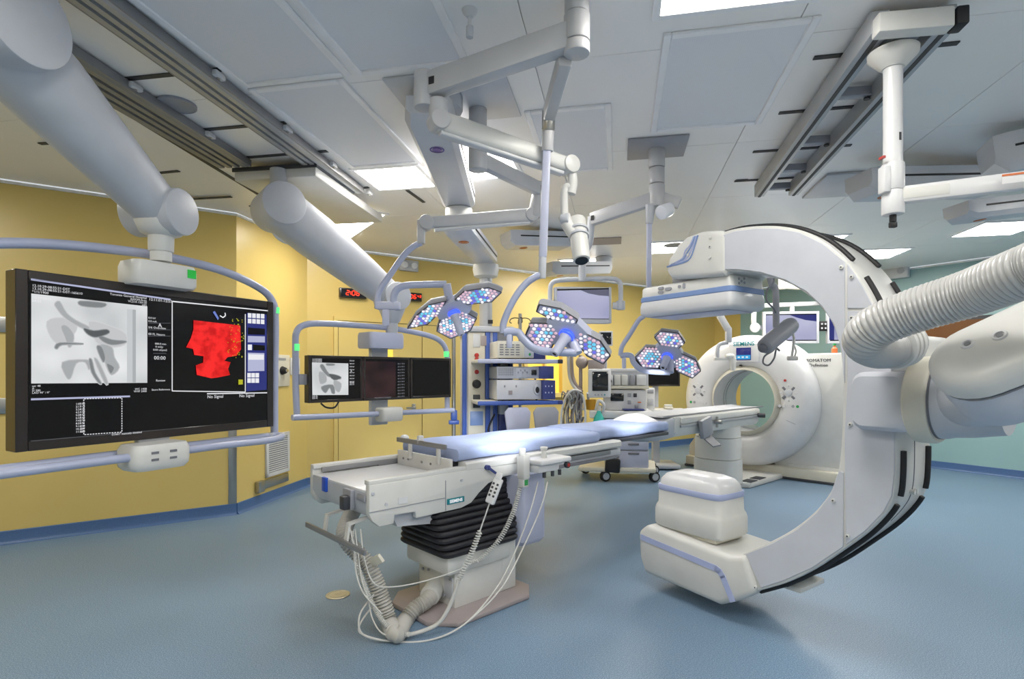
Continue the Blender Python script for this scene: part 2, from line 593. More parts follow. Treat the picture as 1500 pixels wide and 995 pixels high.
hp = BW(606, 597, 0.04); g = G()
g.box(hp, (.05, .012, .1), math.atan2(U.y, U.x), .004)
g.cyl(hp - UN * .0, hp - UN * .06, .012); g.bar(hp - UN * .06, hp - UN * .06 - U * .13, .018, .022, .005)
struct('door_handle', g, 'steel', do)
vp = BW(567, 516, 0.035); g = G()
g.box(vp, (.16, .012, .2), math.atan2(U.y, U.x)); struct('vision_pane', g, 'win_lit', do)
# window in the teal wall
TD = (KR - KE).normalized(); TN = outn(KE, KR)
def TW(px, py, off=0.0): return PP(px, py, KE - TN * off, TN)
tp = TW(1385, 497, 0.02)
g = G(); ta = math.atan2(TD.y, TD.x)
g.box(tp, (1.3, .04, .62), ta, .01)
w2 = struct('window_2', g, 'darkgrey', smooth=False, label='dark brown viewing window in the teal wall')
g = G(); g.box(tp - TN * .015, (1.2, .03, .52), ta); struct('pane', g, 'brownglass', w2)
# coved baseboards
def baseboard(name, a, b, label):
    n = outn(a, b); g = G()
    sec = [(0, 0), (.035, 0), (.018, .012), (.012, .03), (.012, .105), (.008, .11), (0, .11)]
    g.loft([[p - n * q[0] + Z * q[1] for q in sec] for p in (a, b)])
    struct(name, g, 'cove', label=label)
baseboard('baseboard_left', K0, K1, 'blue coved vinyl skirting under the left yellow wall')
baseboard('baseboard_corner', K1, K2, 'blue coved vinyl skirting under the short corner wall')
baseboard('baseboard_back', K2, K2 + U * (dl - .05), 'blue coved skirting left of the double door')
baseboard('baseboard_back_right', K2 + U * (dr + .05), KE, 'blue coved skirting right of the double door')
baseboard('baseboard_right', KE, KR, 'blue coved vinyl skirting under the teal wall')
baseboard('baseboard_rear', KB, KL, 'blue coved skirting behind the viewer')
# steel corner guard, horizontal steel bands
n1 = outn(K0, K1)
g = G()
g.box(K1 - U * .035 - n1 * .006 + Z * .62, (.075, .012, 1.02), math.atan2(U.y, U.x), .003)
d12 = (K2 - K1).normalized()
struct('trim_1', g, 'steel', label='brushed steel corner guard on the yellow wall edge')
g = G()
for z in (1.81, 1.14):
    g.box(K1 - U * 1.9 - n1 * .012 + Z * z, (1.9, .02, .13), math.atan2(U.y, U.x), .006)
    struct('trim_%d' % (2 if z > 1.5 else 3), g, 'steel', label='%s stainless bumper band on the left yellow wall' % ('upper' if z > 1.5 else 'lower')); g = G()
# thin white edge trim where walls meet ceiling
i = 4
for a, b in ((K0, K1), (K1, K2), (K2, KE), (KE, KR)):
    g = G(); n = outn(a, b)
    g.prism([a + Z * 2.975 - n * .015, b + Z * 2.975 - n * .015, b + Z * 2.995 - n * .015, a + Z * 2.995 - n * .015], n * .014)
    struct('trim_%d' % i, g, 'ceilframe', label='slim white ceiling edge trim on %s' % ('the left wall', 'the corner wall', 'the back wall', 'the teal wall')[i - 4]); i += 1

# ------------------------------------------------------------------ ceiling
ce = struct('ceiling', G().prism([V((p.x, p.y, CEIL + .012)) for p in ROOM], (0, 0, 0.1)), 'ceil', smooth=False, label='light grey metal panel ceiling')
c0 = V((-0.35, 0.4, 0))
pw, ph = 1.22, 1.22
shared = {}
for i in range(-6, 8):
    for j in range(-4, 10):
        o = c0 + CX * (i * pw) + CW * (j * ph)
        cs = [o + CX * x + CW * y for x in (.003, pw - .003) for y in (.003, ph - .003)]
        if all(inside((p.x, p.y)) for p in cs):
            if 'm' not in shared:
                g = G(); g.box((0, 0, 0), (pw - .004, ph - .004, .011), None, .0015, 1)
                t = obj('ceiling_panel', g, 'ceil', ce, smooth=False)
                t.data.transform(INV[ce.name].inverted()); shared['m'] = t
            else:
                t = shared['m'].copy(); COL.objects.link(t)
            ctr = o + CX * (pw / 2) + CW * (ph / 2) + Z * (CEIL + .0055)
            t.parent = ce
            t.matrix_local = INV[ce.name] @ Matrix.Translation(ctr) @ Matrix.Rotation(W11, 4, 'Z')
def ceil_rect(g, c, sx, sy, rot, z0, z1, bev=0.0):
    g.box((c[0], c[1], (z0 + z1) / 2), (sx, sy, abs(z1 - z0)), rot, bev, 1)
# luminaires
def ceiling_light(c, sx, sy, rot, label, group='recessed ceiling lights'):
    t = thing('ceiling_light', label, 'ceiling light', (c[0], c[1], CEIL - .012), rot, group)
    M = Matrix.Translation(V((c[0], c[1], 0))) @ Matrix.Rotation(rot, 4, 'Z')
    g = G(M); f = .035
    for x, y, a, b in ((-sx / 2 - f / 2, 0, f, sy + 2 * f), (sx / 2 + f / 2, 0, f, sy + 2 * f), (0, -sy / 2 - f / 2, sx, f), (0, sy / 2 + f / 2, sx, f)):
        g.box((x, y, CEIL - .006), (a, b, .014), None, .002, 1)
    obj('frame', g, 'ceilframe', t, smooth=False)
    g = G(M); g.box((0, 0, CEIL - .003), (sx, sy, .006)); obj('diffuser', g, 'panel_light', t, smooth=False)
UA = math.atan2(U.y, U.x)
ceiling_light((-.94, 4.44), .50, .46, W11, 'bright square ceiling light in front of the purple ringed beam')
ceiling_light((-1.75, 5.80), .42, 1.10, UA, 'long bright ceiling light behind the second monitor arm')
ceiling_light((-.22, 4.12), .46, .62, W11, 'bright ceiling light right of the purple ringed beam')
ceiling_light((1.08, 7.95), .7, .7, W11, 'bright ceiling light far back above the hanging flat monitor')
ceiling_light((4.84, 7.3), .6, .6, W11, 'small bright ceiling light beyond the C-arm top')
ceiling_light((.90, 2.05), .62, .60, W11, 'ceiling light cut by the top edge of the photo')
ceiling_light((2.05, 6.9), .6, .6, W11, 'bright ceiling light far back behind the flat panel detector')
ceiling_light((3.62, 6.62), .6, .6, W11, 'added ceiling light, unseen behind the C-arm arc')  # added where the arc hides it, to brighten the far end
ceiling_light((5.35, 6.0), .6, .6, W11, 'added ceiling light beside the teal wall, unseen beyond the right edge')  # added past the frame edge to brighten the teal wall
ceiling_light((2.8, 8.3), .6, .6, W11, 'ceiling light hidden from the photo behind the detector housing')  # added behind the housing to lift the far yellow wall
ceiling_light((3.75, 7.6), .6, .6, W11, 'second added ceiling light, unseen behind the C-arm arc')  # added, also masked by the arc, for the far walls
for q, lb in (((-1.0, 0.7), 'nearest added light outside the view, above left of the viewer'), ((1.3, -.2), 'added light outside the view, above right of the viewer'), ((-2.9, -.9), 'added light outside the view, rear left corner'), ((3.1, .9), 'added light outside the view, far right of the viewer'), ((3.4, -1.6), 'added light outside the view, rear right corner'), ((-3.7, 2.6), 'added light outside the view, before the left wall'), ((5.0, 3.4), 'added light outside the view, right behind the robot')):
    ceiling_light(q, .6, .9, W11, lb, 'added lights outside the view')  # added luminaires, none in view, lighting the near half of the room
# perforated air diffusers
def diffuser(px, sx, sy, label, rot=W11, shift=0.0):
    ps = [CE(*q) for q in px]
    c = sum(ps, V((0, 0, 0))) / len(ps) + CW * shift
    t = thing('air_diffuser', label, 'air diffuser', (c.x, c.y, CEIL - .014), rot, 'perforated air diffusers in the ceiling')
    M = Matrix.Translation(V((c.x, c.y, 0))) @ Matrix.Rotation(rot, 4, 'Z')
    g = G(M); f = .04
    for x, y, a, b in ((-sx / 2 - f / 2, 0, f, sy + 2 * f), (sx / 2 + f / 2, 0, f, sy + 2 * f), (0, -sy / 2 - f / 2, sx, f), (0, sy / 2 + f / 2, sx, f)):
        g.box((x, y, CEIL - .007), (a, b, .016), None, .005, 1)
    obj('frame', g, 'ceilframe', t)
    g = G(M); g.box((0, 0, CEIL - .004), (sx, sy, .006)); obj('perforated_panel', g, 'perforated', t, smooth=False)
diffuser([(484, 98), (360, 113), (215, 0), (398, 0)], .56, 1.15, 'perforated diffuser panel beside the long ceiling rail, top left', shift=-.25)
diffuser([(525, 92), (662, 78), (625, 0), (455, 0)], .54, .9, 'perforated diffuser panel left of the hanging sprinkler head', shift=-.18)
diffuser([(375, 130), (508, 117), (612, 235), (508, 245)], .50, 1.12, 'long diffuser panel right of the near ceiling rail, before the bright light')
diffuser([(1000, 50), (1175, 25), (968, 188), (1097, 180)], .60, .98, 'large diffuser panel left of the right-hand twin rails')
diffuser([(775, 158), (905, 150), (895, 248), (790, 255)], .44, .98, 'diffuser panel above the centre lamp arm')
# round speakers
for px, py, r, lb in ((259, 152, .105, 'round grey ceiling speaker between the left rails'), (988, 358, .13, 'round grey ceiling speaker behind the detector housing')):
    c = CE(px, py); g = G()
    g.lathe([(0, -.010), (r * .9, -.010), (r * .93, -.014), (r, -.012), (r, 0), (0, 0)], c + Z * .0, (0, 0, 1), 32)
    tag(obj('ceiling_speaker', g, 'greyplastic'), lb, 'speaker', 'round ceiling speakers')
c = CE(884, 353)
g = G(); g.box(c - Z * .005, (.42, .34, .008), W11); tag(obj('cover_plate', g, 'taupe'), 'plain grey metal cover plate on the far ceiling', 'cover plate')
# dark slot strips
SL = [((65, 2), (82, 0)), ((155, 118), (322, 101)), ((281, 191), (418, 179)), ((338, 232), (489, 220)), ((500, 278), (540, 274)), ((58, 210), (88, 208)), ((0, 136), (12, 134)),
      ((232, 253), (262, 250)), ((267, 292), (339, 288)), ((366, 302), (380, 301)), ((162, 151), (378, 284)), ((596, 278), (621, 296)),
      ((1192, 84), (1404, 62)), ((1141, 165), (1300, 151)), ((1103, 222), (1247, 212)), ((1076, 265), (1175, 259)), ((1078, 264), (1095, 263)), ((502, 281), (525, 305))]
g0 = ['beside the left rail at the top edge', 'crossing both left rails nearest the camera', 'crossing the near left rail beside the speaker', 'crossing the near left rail at the carriage', 'at the far end of the near left rail', 'left of the large display arm, short one', 'at the left edge of the photo', 'under the large display arm', 'long one above the left wall', 'tiny one near the corner wall', 'running along the outer left rail', 'right of the bright square light', 'crossing the right twin rails nearest the end cap', 'second one crossing the right twin rails', 'third one crossing the right twin rails', 'farthest one crossing the right twin rails', 'short stub before the right twin rails', 'between the two bright lights on the left']
for (a, b), lb in zip(SL, g0):
    A, B = CE(*a), CE(*b); g = G()
    g.bar(A - Z * .003, B - Z * .003, .03, .008)
    tag(obj('ceiling_slot', g, 'slot', smooth=False), 'dark slot strip in the ceiling ' + lb, 'slot strip', 'dark channel slots in the ceiling')
# fire sprinkler
c = CE(688, 15)
t = thing('sprinkler', 'small white sprinkler head hanging from the ceiling', 'sprinkler', (c.x, c.y, CEIL - .12))
obj('rosette', G().lathe([(0, 0), (.035, 0), (.03, -.012), (.014, -.03), (0, -.03)], c, (0, 0, 1), 20), 'white', t)
obj('stem', G().cyl(c - Z * .02, c - Z * .075, .008), 'white', t)
g = G(); g.cyl(c - Z * .07, c - Z * .12, .016, bev=.003); obj('head', g, 'palegrey', t)
# floor outlet
c = FL(495, 872)
t = thing('floor_outlet', 'round brass floor outlet cover in the blue floor', 'floor outlet', (c.x, c.y, 0))
obj('ring', G().lathe([(0, .001), (.075, .001), (.075, .004), (.07, .006), (.06, .006), (.058, .004), (0, .004)], c, (0, 0, 1), 36), 'brass', t)
g = G(); g.cyl(c + Z * .003, c + Z * .0055, .05, n=28); g.bar(c + V((-.02, 0, .006)), c + V((.02, 0, .006)), .006, .002)
obj('lid', g, 'brass', t)
# wall fittings on the short corner wall
n12 = outn(K1, K2); a12 = math.atan2(d12.y, d12.x)
def CWL(px, py, off=0.0): return PP(px, py, K1 - n12 * off, n12)
p = CWL(412, 543, .01)
t = thing('gas_outlet_panel', 'cream gas outlet panel with black valve on the corner wall', 'outlet panel', p)
obj('plate', G().box(p, (.32, .02, .36), a12, .006), 'cream', t)
g = G(); g.cyl(p - n12 * .01, p - n12 * .06, .05, .035, bev=.006); obj('valve', g, 'rubber', t)
g = G(); g.cyl(p - n12 * .05, p - n12 * .08, .018); obj('socket', g, 'chrome', t)
g = G(); g.box(p - n12 * .012 + Z * .13, (.14, .004, .025), a12); obj('name_strip', g, 'greyplastic', t)
p = CWL(432, 537, .008)
t = thing('wall_thermostat', 'small white wall control with green display', 'thermostat', p)
obj('case', G().box(p, (.20, .016, .2), a12, .005), 'white', t); g = G(); g.box(p - n12 * .01 - Z * .01, (.12, .004, .09), a12); obj('display', g, 'greenled', t)
# return air grille
pts = [CWL(388, 640), CWL(422, 627), CWL(422, 690), CWL(388, 703)]
zc = (sum(q.z for q in pts) / 4); s0 = (pts[0] - K1).dot(d12); s1 = (pts[1] - K1).dot(d12)
gc = K1 + d12 * ((s0 + s1) / 2) + Z * zc - n12 * .012; gw = abs(s1 - s0); gh = .46
t = thing('air_grille', 'white louvred return air grille low on the corner wall', 'grille', gc - Z * gh / 2)
g = G()
rot = Matrix.Rotation(a12, 3, 'Z')
for x, z, a, b in ((-gw / 2 + .02, 0, .04, gh), (gw / 2 - .02, 0, .04, gh), (0, gh / 2 - .02, gw, .04), (0, -gh / 2 + .02, gw, .04)):
    g.box(gc + d12 * x + Z * z, (a, .024, b), a12, .003, 1)
obj('frame', g, 'white', t)
obj('backing', G().box(gc + n12 * .004, (gw - .06, .004, gh - .06), a12), 'greyplastic', t)
sl = None
for i in range(16):
    g = G(); g.box(gc + Z * (-gh / 2 + .055 + i * (gh - .11) / 15) - n12 * .002, (gw - .07, .014, .004), rot @ Matrix.Rotation(R(35), 3, 'X'))
    obj('slat', g, 'white', t, smooth=False)
p = CWL(381, 713, .03)
t = thing('wall_bracket', 'small steel bracket plate low on the corner wall', 'bracket', p - Z * .06)
obj('plate', G().box(p, (.1, .05, .12), a12, .006), 'steel', t)
q = CWL(405, 706, .02); obj('rail', G().bar(p + n12 * .015, p + d12 * 0.55 + n12 * .015, .02, .09, .003), 'steel', t)

# digital wall clocks
SEG = {'0': 'abcdef', '1': 'bc', '2': 'abged', '3': 'abgcd', '4': 'fgbc', '6': 'afgecd', '8': 'abcdefg'}
def seven(g, ch, o, X, Zv, w_, h_, th, n):
    P_ = {'a': ((0, h_), (w_, h_)), 'g': ((0, h_ / 2), (w_, h_ / 2)), 'd': ((0, 0), (w_, 0)), 'f': ((0, h_ / 2), (0, h_)), 'b': ((w_, h_ / 2), (w_, h_)), 'e': ((0, 0), (0, h_ / 2)), 'c': ((w_, 0), (w_, h_ / 2))}
    for s in SEG[ch]:
        (x0, z0), (x1, z1) = P_[s]
        a = o + X * (x0 + z0 * .12) + Zv * z0; b = o + X * (x1 + z1 * .12) + Zv * z1
        d = (b - a).normalized(); a = a + d * th * .5; b = b - d * th * .5
        g.bar(a, b, .003, th, up=d.cross(n))
def clock(px0, px1, py, lb):
    a = BW(px0, py, .03); b = BW(px1, py, .03)
    c = (a + b) / 2; W_ = (b - a).length; H_ = W_ * .36
    t = thing('digital_clock', lb, 'clock', c - Z * H_ / 2, 0, 'red digital wall clocks')
    obj('case', G().box(c, (W_, .06, H_), UA, .008), 'bezel', t)
    obj('window', G().box(c - UN * .031, (W_ * .9, .004, H_ * .76), UA), 'glass', t)
    g = G(); n = -UN; o = c - UN * .036 - U * W_ * .28 - Z * H_ * .22
    dw, dh = W_ * .105, H_ * .44
    x = 0.0
    for ch in '2:06':
        if ch == ':':
            for zz in (.3, .7): g.box(o + U * (x + dw * .1) + Z * dh * zz, (.012, .003, .012), UA)
            x += dw * .5
        else:
            seven(g, ch, o + U * x, U, Z, dw, dh, dh * .16, n); x += dw * 1.55
    x += dw * .1
    for ch in '43':
        seven(g, ch, o + U * x + Z * dh * .42, U, Z, dw * .6, dh * .55, dh * .11, n); x += dw * .95
    obj('digits', g, 'clockred', t, smooth=False)
clock(497, 536, 430, 'red digital clock left of the monitor arm end, reading 2:06 43')
clock(585, 617, 435, 'red digital clock right of the monitor arm end, reading 2:06 43')
# emergency lamp on the back wall
p = BW(599, 389, .05)
t = thing('emergency_light', 'small twin emergency lamp unit high on the back wall', 'emergency light', p - Z * .07)
obj('box', G().box(p + UN * .02, (.28, .06, .15), UA, .012), 'palegrey', t)
for sx in (-.07, .07):
    g = G(); g.cyl(p + U * sx + UN * .0, p + U * sx - UN * .04, .05, .045, bev=.008); obj('lamp', g, 'ledoff', t)
p = TW(1313, 398, .05)
t = thing('wall_box', 'white box with lens high on the teal wall', 'wall unit', p - Z * .12)
obj('case', G().box(p, (.34, .1, .22), ta, .015), 'white', t); obj('lens', G().cyl(p - TN * .05 + TD * .08, p - TN * .06 + TD * .08, .05), 'palegrey', t)
# ------------------------------------------------------------------ robotic C-arm
CB = R(55.0)
CH = V((math.cos(CB), -math.sin(CB), 0)); CWD = V((math.sin(CB), math.cos(CB), 0))
CO = V((1.3125, 3.0, 0))
CM = frame(CO, CH, CWD)
CMI = CM.inverted()
CWID = 0.40
def CP(px, py, s=0.0):
    q = CMI @ PP(px, py, CO + CWD * s, CWD); return V((q.x, s, q.z))
outer = [(1048, 343), (1075, 335), (1105, 331), (1140, 331), (1172, 337), (1207, 353), (1240, 381), (1265, 415), (1286, 456), (1303, 505), (1311, 560), (1313, 630), (1313, 690), (1309, 728), (1297, 752), (1270, 780), (1235, 806), (1190, 836), (1150, 855), (1105, 868)]
inner = [(1085, 812), (1130, 793), (1165, 773), (1195, 748), (1215, 722), (1226, 695), (1232, 640), (1234, 565), (1231, 520), (1221, 480), (1203, 452), (1180, 430), (1150, 413), (1115, 402), (1085, 398), (1048, 398)]
OUT = smooth_path([CP(*q) for q in outer], 4); INN = smooth_path([CP(*q) for q in inner], 4)
t = thing('c_arm', 'white robotic C-arm X-ray unit hovering above the floor', 'C-arm', CO + CH * .3)
g = G(CM); g.prism(OUT + INN, (0, CWID, 0), .012, 2)
carm = obj('arc_body', g, 'offwhite', t)
# near side cover panels, slightly proud, with seams between them
def panel(px, m='carmgrey', s=-.007, th=.008, nm='side_panel', par=None):
    g = G(CM); g.prism([CP(*q) for q in px], (0, th, 0), .002, 1)
    g.v = [p - CWD * (-s) for p in g.v]
    return obj(nm, g, m, par or t)
panel([(1051, 347), (1078, 339), (1108, 335), (1140, 335), (1172, 341), (1205, 357), (1238, 384), (1238, 562), (1236, 545), (1234, 515), (1223, 476), (1205, 449), (1182, 427), (1151, 410), (1115, 399), (1085, 395), (1051, 395)])
panel([(1242, 386), (1263, 417), (1284, 457), (1287, 462), (1278, 452), (1242, 452)])
panel([(1242, 456), (1276, 456), (1288, 464), (1301, 506), (1309, 560), (1311, 630), (1311, 690), (1307, 726), (1295, 750), (1268, 778), (1240, 798), (1238, 640), (1242, 560)])
panel([(1236, 692), (1236, 801), (1190, 832), (1150, 850), (1116, 861), (1093, 812), (1132, 796), (1168, 776), (1197, 751), (1217, 725), (1227, 697), (1230, 690)])
for q in ((1042, 362), (1234, 392), (1249, 406), (1249, 466), (1247, 622), (1243, 785), (1222, 733), (1108, 860)):
    c = CP(*q); g = G(CM); g.cyl(c + V((0, -.004, 0)), c + V((0, -.016, 0)), .010, n=14, bev=.002); sc = obj('screw', g, 'offwhite', t)
    g = G(CM); g.cyl(c + V((0, -.015, 0)), c + V((0, -.017, 0)), .004, n=8); obj('screw_recess', g, 'darkgrey', sc)
# black bumper strips on the outer rim
def rim_path(i0, i1, s, off):
    pts = []
    for i in range(i0, i1):
        a = OUT[max(i - 1, 0)]; b = OUT[min(i + 1, len(OUT) - 1)]
        d = (b - a).normalized(); n = V((d.z * -1, 0, d.x)); n = V((-d.z, 0, d.x))
        if n.dot(OUT[i] - V((-.3, 0, 1.2))) < 0: n = -n
        pts.append(OUT[i] + n * off + V((0, s, 0)))
    return pts
NI = len(OUT)
flat = [(-1, -.55), (1, -.55), (1, .55), (-1, .55)]
for s in (.055, .345):
    for a, b, nm in ((1, 25, 'rim_bumper'), (27, 38, 'rim_bumper'), (46, 53, 'rim_bumper'), (54, NI, 'rim_bumper')):
        g = G(CM); g.sweep(rim_path(a, b, s, .006), .014, 10); obj(nm, g, 'rubber', t)
for s in (.2,):
    g = G(CM); g.sweep(rim_path(36, 60, s, .0), .003, 6); obj('rim_seam', g, 'midgrey', t)
for s in (.185, .215):
    c = rim_path(52, 53, s, 0)[0]; g = G(CM); g.cyl(c, c + V((.02, 0, 0)), .012, n=12); obj('latch', g, 'offwhite', t)
# lower tube base block
g = G(CM)
b0 = [CP(938, 777), CP(952, 767), CP(1072, 813), CP(1096, 812), CP(1112, 868), CP(1085, 880), CP(1058, 886), CP(947, 838), CP(940, 815)]
g.prism([V((p.x, -.03, p.z)) for p in b0], (0, .47, 0), .035, 3)
blk = obj('tube_base', g, 'offwhite', t)
def ribbon(pts, wdt, s, m, par, nm, M=CM):
    g = G(M)
    for a, b in zip(pts[:-1], pts[1:]):
        d = (b - a).normalized(); n = V((-d.z, 0, d.x)) * wdt / 2
        e = d * wdt * .2
        g.prism([a - n - e, b - n + e, b + n + e, a + n - e], (0, .004, 0))
    return obj(nm, g, m, par, smooth=False)
rb = [V((p.x, -.0335, p.z)) for p in (CP(940, 787, -.03), CP(1049, 833, -.03), CP(1054, 837, -.03), CP(1059, 845, -.03), CP(1073, 880, -.03))]
ribbon(rb, .036, 0, 'stripe', blk, 'blue_band')
g = G(CM); c = CP(1130, 862); g.box((c.x + .03, .24, c.z - .01), (.14, .26, .03), None, .01); obj('collision_plate', g, 'offwhite', t)
g = G(CM); c = CP(1130, 858); g.box((c.x, .1, c.z + .003), (.12, .1, .012), None, .004); obj('base_slot', g, 'rubber', t)
# collimator box
AX = V((1.20, 3.5, 0)); AXL = CMI @ AX
def rb_rings(spec, cx, cy, n=28, e=5):
    return [[V((cx + x, cy + y, z)) for x, y in superell(a, b, n, e)] for (a, b, z) in spec]
g = G(CM)
zt, zb = .755, .425
cxl, cyl_ = AXL.x + .02, AXL.y - .02
g.loft(rb_rings([(.245, .155, zb), (.255, .165, zb + .015), (.255, .165, zb + .11), (.25, .158, zb + .13), (.238, .15, zb + .15), (.235, .148, zb + .24)], cxl, cyl_, 40, 7))
cl = obj('collimator', g, 'offwhite', t)
g = G(CM); g.loft(rb_rings([(.237, .15, zb + .232), (.239, .152, zb + .236), (.239, .152, zb + .264), (.237, .15, zb + .268)], cxl, cyl_, 40, 7)); obj('blue_band', g, 'stripe', cl)
g = G(CM); g.loft(rb_rings([(.235, .148, zb + .266), (.23, .144, zb + .30), (.20, .12, zb + .335), (.15, .085, zb + .352), (.05, .03, zb + .356)], cxl, cyl_, 40, 5)); obj('collimator_cover', g, 'white', cl)
g = G(CM); g.box((cxl, cyl_, zb - .012), (.42, .27, .03), None, .004); obj('collimator_foot', g, 'cream', cl)
# detector
Lh, Lw = .70, .36
dz0, dz1 = 1.80, 1.985
def rrings(spec, cx, cy):
    return [[V((cx + x, cy + y, z)) for x, y in rrect(a, b, r, 4)] for (a, b, r, z) in spec]
g = G(CM)
g.loft(rrings([(Lh - .05, Lw - .05, .02, dz0 - .012), (Lh - .02, Lw - .02, .03, dz0 - .004), (Lh, Lw, .035, dz0 + .012), (Lh, Lw, .035, dz0 + .055), (Lh - .012, Lw - .012, .035, dz0 + .085)], AXL.x, AXL.y))
det = obj('flat_panel_detector', g, 'white', t)
g = G(CM); g.loft(rrings([(Lh - .014, Lw - .014, .035, dz0 + .083), (Lh - .004, Lw - .004, .035, dz0 + .088), (Lh - .004, Lw - .004, .035, dz0 + .113), (Lh - .014, Lw - .014, .035, dz0 + .118)], AXL.x, AXL.y)); obj('blue_band', g, 'bluestripe', det)
g = G(CM); g.loft(rrings([(Lh - .016, Lw - .016, .035, dz0 + .116), (Lh - .02, Lw - .02, .035, dz1 - .015), (Lh - .035, Lw - .035, .03, dz1 - .004), (Lh - .06, Lw - .06, .03, dz1)], AXL.x, AXL.y)); obj('detector_cover', g, 'offwhite', det)
g = G(CM); g.box((AXL.x, AXL.y, dz0 - .016), (Lh - .12, Lw - .1, .006), None, .002); obj('detector_window', g, 'lavender', det)
fy = AXL.y - Lw / 2 + .008
bz = dz0 + .150
for x, z, w_, h_ in ((-.165, .012, .045, .018), (-.165, -.014, .045, .018), (-.105, .0, .05, .02), (-.02, .004, .02, .02), (.015, .004, .018, .036)):
    g = G(CM); g.prism([V((AXL.x + x + a, fy - .004, bz + z + b)) for a, b in rrect(w_, h_, min(w_, h_) * .48, 4)], (0, .01, 0)); obj('button', g, 'greyplastic', det)
fx = AXL.x + Lh / 2 - .012
for y, z in ((-.10, .018), (-.10, -.008), (-.075, .006), (-.045, .0), (-.045, .024)):
    g = G(CM); g.cyl((fx - .002, AXL.y + y, bz + z - .008), (fx + .006, AXL.y + y, bz + z - .008), .008, n=10); obj('button', g, 'greyplastic', det)
# detector housing hanging off the upper arc end
hp = [CP(976, 398, .0), CP(980, 380, 0), CP(992, 360, 0), CP(1006, 347, 0), CP(1028, 339, 0), CP(1054, 337, 0), CP(1066, 342, 0), CP(1066, 398, 0), CP(1062, 404, 0), CP(1040, 406, 0), CP(984, 409, 0)]
g = G(CM); g.prism([V((p.x, -.012, p.z)) for p in hp], (0, .42, 0), .03, 3)
hs = obj('detector_housing', g, 'offwhite', t)
for k_, off in enumerate((0, 5, 10, 15)):
    q = [CP(977 + off * .6, 391 - off * .3, -.014), CP(1000, 385 - off * .45, -.014), CP(1011 - off * .5, 378 - off * .7, -.014), CP(1017 - off * .45, 362 - off * .15, -.014), CP(1022 - off * .4, 345 + off * .12, -.014)]
    ribbon([V((p.x, -.0145, p.z)) for p in smooth_path(q, 3)], .009, 0, 'bluestripe' if k_ % 2 == 0 else 'stripe', hs, 'blue_stripe')
for q in ((1010, 374), (1043, 349), (1042, 378)):
    c = CP(*q); g = G(CM); g.cyl((c.x, -.012, c.z), (c.x, -.02, c.z), .009, n=12, bev=.002); obj('screw', g, 'offwhite', hs)
g = G(CM); g.cyl((AXL.x - .02, AXL.y, dz1 - .005), (AXL.x - .02, AXL.y, dz1 + .06), .15, .15, 36, .006); obj('detector_bearing', g, 'greyplastic', t)
c0_ = CP(1066, 396, .1); c1_ = CP(1085, 372, .1)
g = G(CM); g.prism([CP(1062, 404, .05), CP(1088, 396, .05), CP(1088, 372, .05), CP(1062, 372, .05)], (0, .28, 0), .015); obj('detector_bracket', g, 'offwhite', t)
# robot wrist carriage behind the arc
pb = [CP(1245, 548), CP(1322, 545), CP(1332, 560), CP(1332, 630), CP(1322, 636), CP(1256, 622), CP(1246, 608)]
g = G(CM)
zlo, zhi = 1.17, 1.415
rings = [[V((x, -.11, z)) for x, z in rrect(.20, .22, .04, 4, .66, 1.29)], [V((x, -.085, z)) for x, z in rrect(.25, .26, .05, 4, .675, 1.29)], [V((x, .42, z)) for x, z in rrect(.25, .28, .05, 4, .675, 1.29)], [V((x, .45, z)) for x, z in rrect(.2, .22, .04, 4, .68, 1.29)]]
g.loft(rings); obj('wrist_carriage', g, 'carmgrey', t)
g = G(CM); g.box((.70, .16, 1.50), (.20, .34, .16), None, .03, 3); obj('wrist_cap', g, 'offwhite', t)
RC = V((.79, .03, 1.30))
g = G(CM); g.lathe([(0, -.03), (.17, -.03), (.185, -.02), (.187, 0), (.187, .045), (.178, .058), (0, .058)], RC, (1, 0, 0), 48); obj('wrist_ring', g, 'cream', t)
g = G(CM); g.lathe([(0, .05), (.166, .05), (.166, .066), (0, .066)], RC, (1, 0, 0), 48); obj('ring_gap', g, 'midgrey', t)
g = G(CM); g.lathe([(0, .06), (.163, .06), (.163, .085), (.155, .11), (.15, .17), (.13, .28), (0, .28)], RC, (1, 0, 0), 48); obj('wrist_joint', g, 'palegrey', t)
c = RC + V((.12, -.02, .135)); g = G(CM); g.cyl(c, c + V((0, 0, .03)), .016, n=14); obj('screw', g, 'offwhite', t)
# robot forearm: a rounded link, its broad cover turned up towards the viewer
A0 = P(1440, 535, 1.88); A1 = P(1690, 430, 1.62)
ad = (A1 - A0).normalized()
nr = V((-.30, -.55, .78)); nr = (nr - ad * nr.dot(ad)).normalized()
sd = ad.cross(nr)
def link(g, spec, n=14):
    """stadium outline in the plane of the link; spec = (grow, offset along the link normal, radius)"""
    L = (A1 - A0).length
    rings = []
    for grow, dz, rad in spec:
        rg = []
        r_ = rad + grow
        for i in range(n + 1):
            a = PI / 2 + PI * i / n
            rg.append((r_ * math.cos(a), r_ * math.sin(a)))
        for i in range(n + 1):
            a = -PI / 2 + PI * i / n
            rg.append((L + r_ * math.cos(a), r_ * math.sin(a)))
        rings.append([A0 + ad * x + sd * y + nr * dz for x, y in rg])
    return g.loft(rings)
g = G(); link(g, [(-.05, -.205, .13), (-.02, -.19, .14), (0, -.15, .14), (.004, -.06, .14), (0, -.022, .14)]); fa = obj('forearm', g, 'carmgrey', t)
g = G(); link(g, [(-.008, -.03, .14), (-.008, -.006, .14)]); obj('cover_gap', g, 'midgrey', fa)
g = G(); link(g, [(-.006, -.01, .145), (.002, .0, .145), (.0, .035, .145), (-.008, .06, .145), (-.025, .078, .145), (-.05, .085, .145)]); cv = obj('forearm_cover', g, 'offwhite', fa)
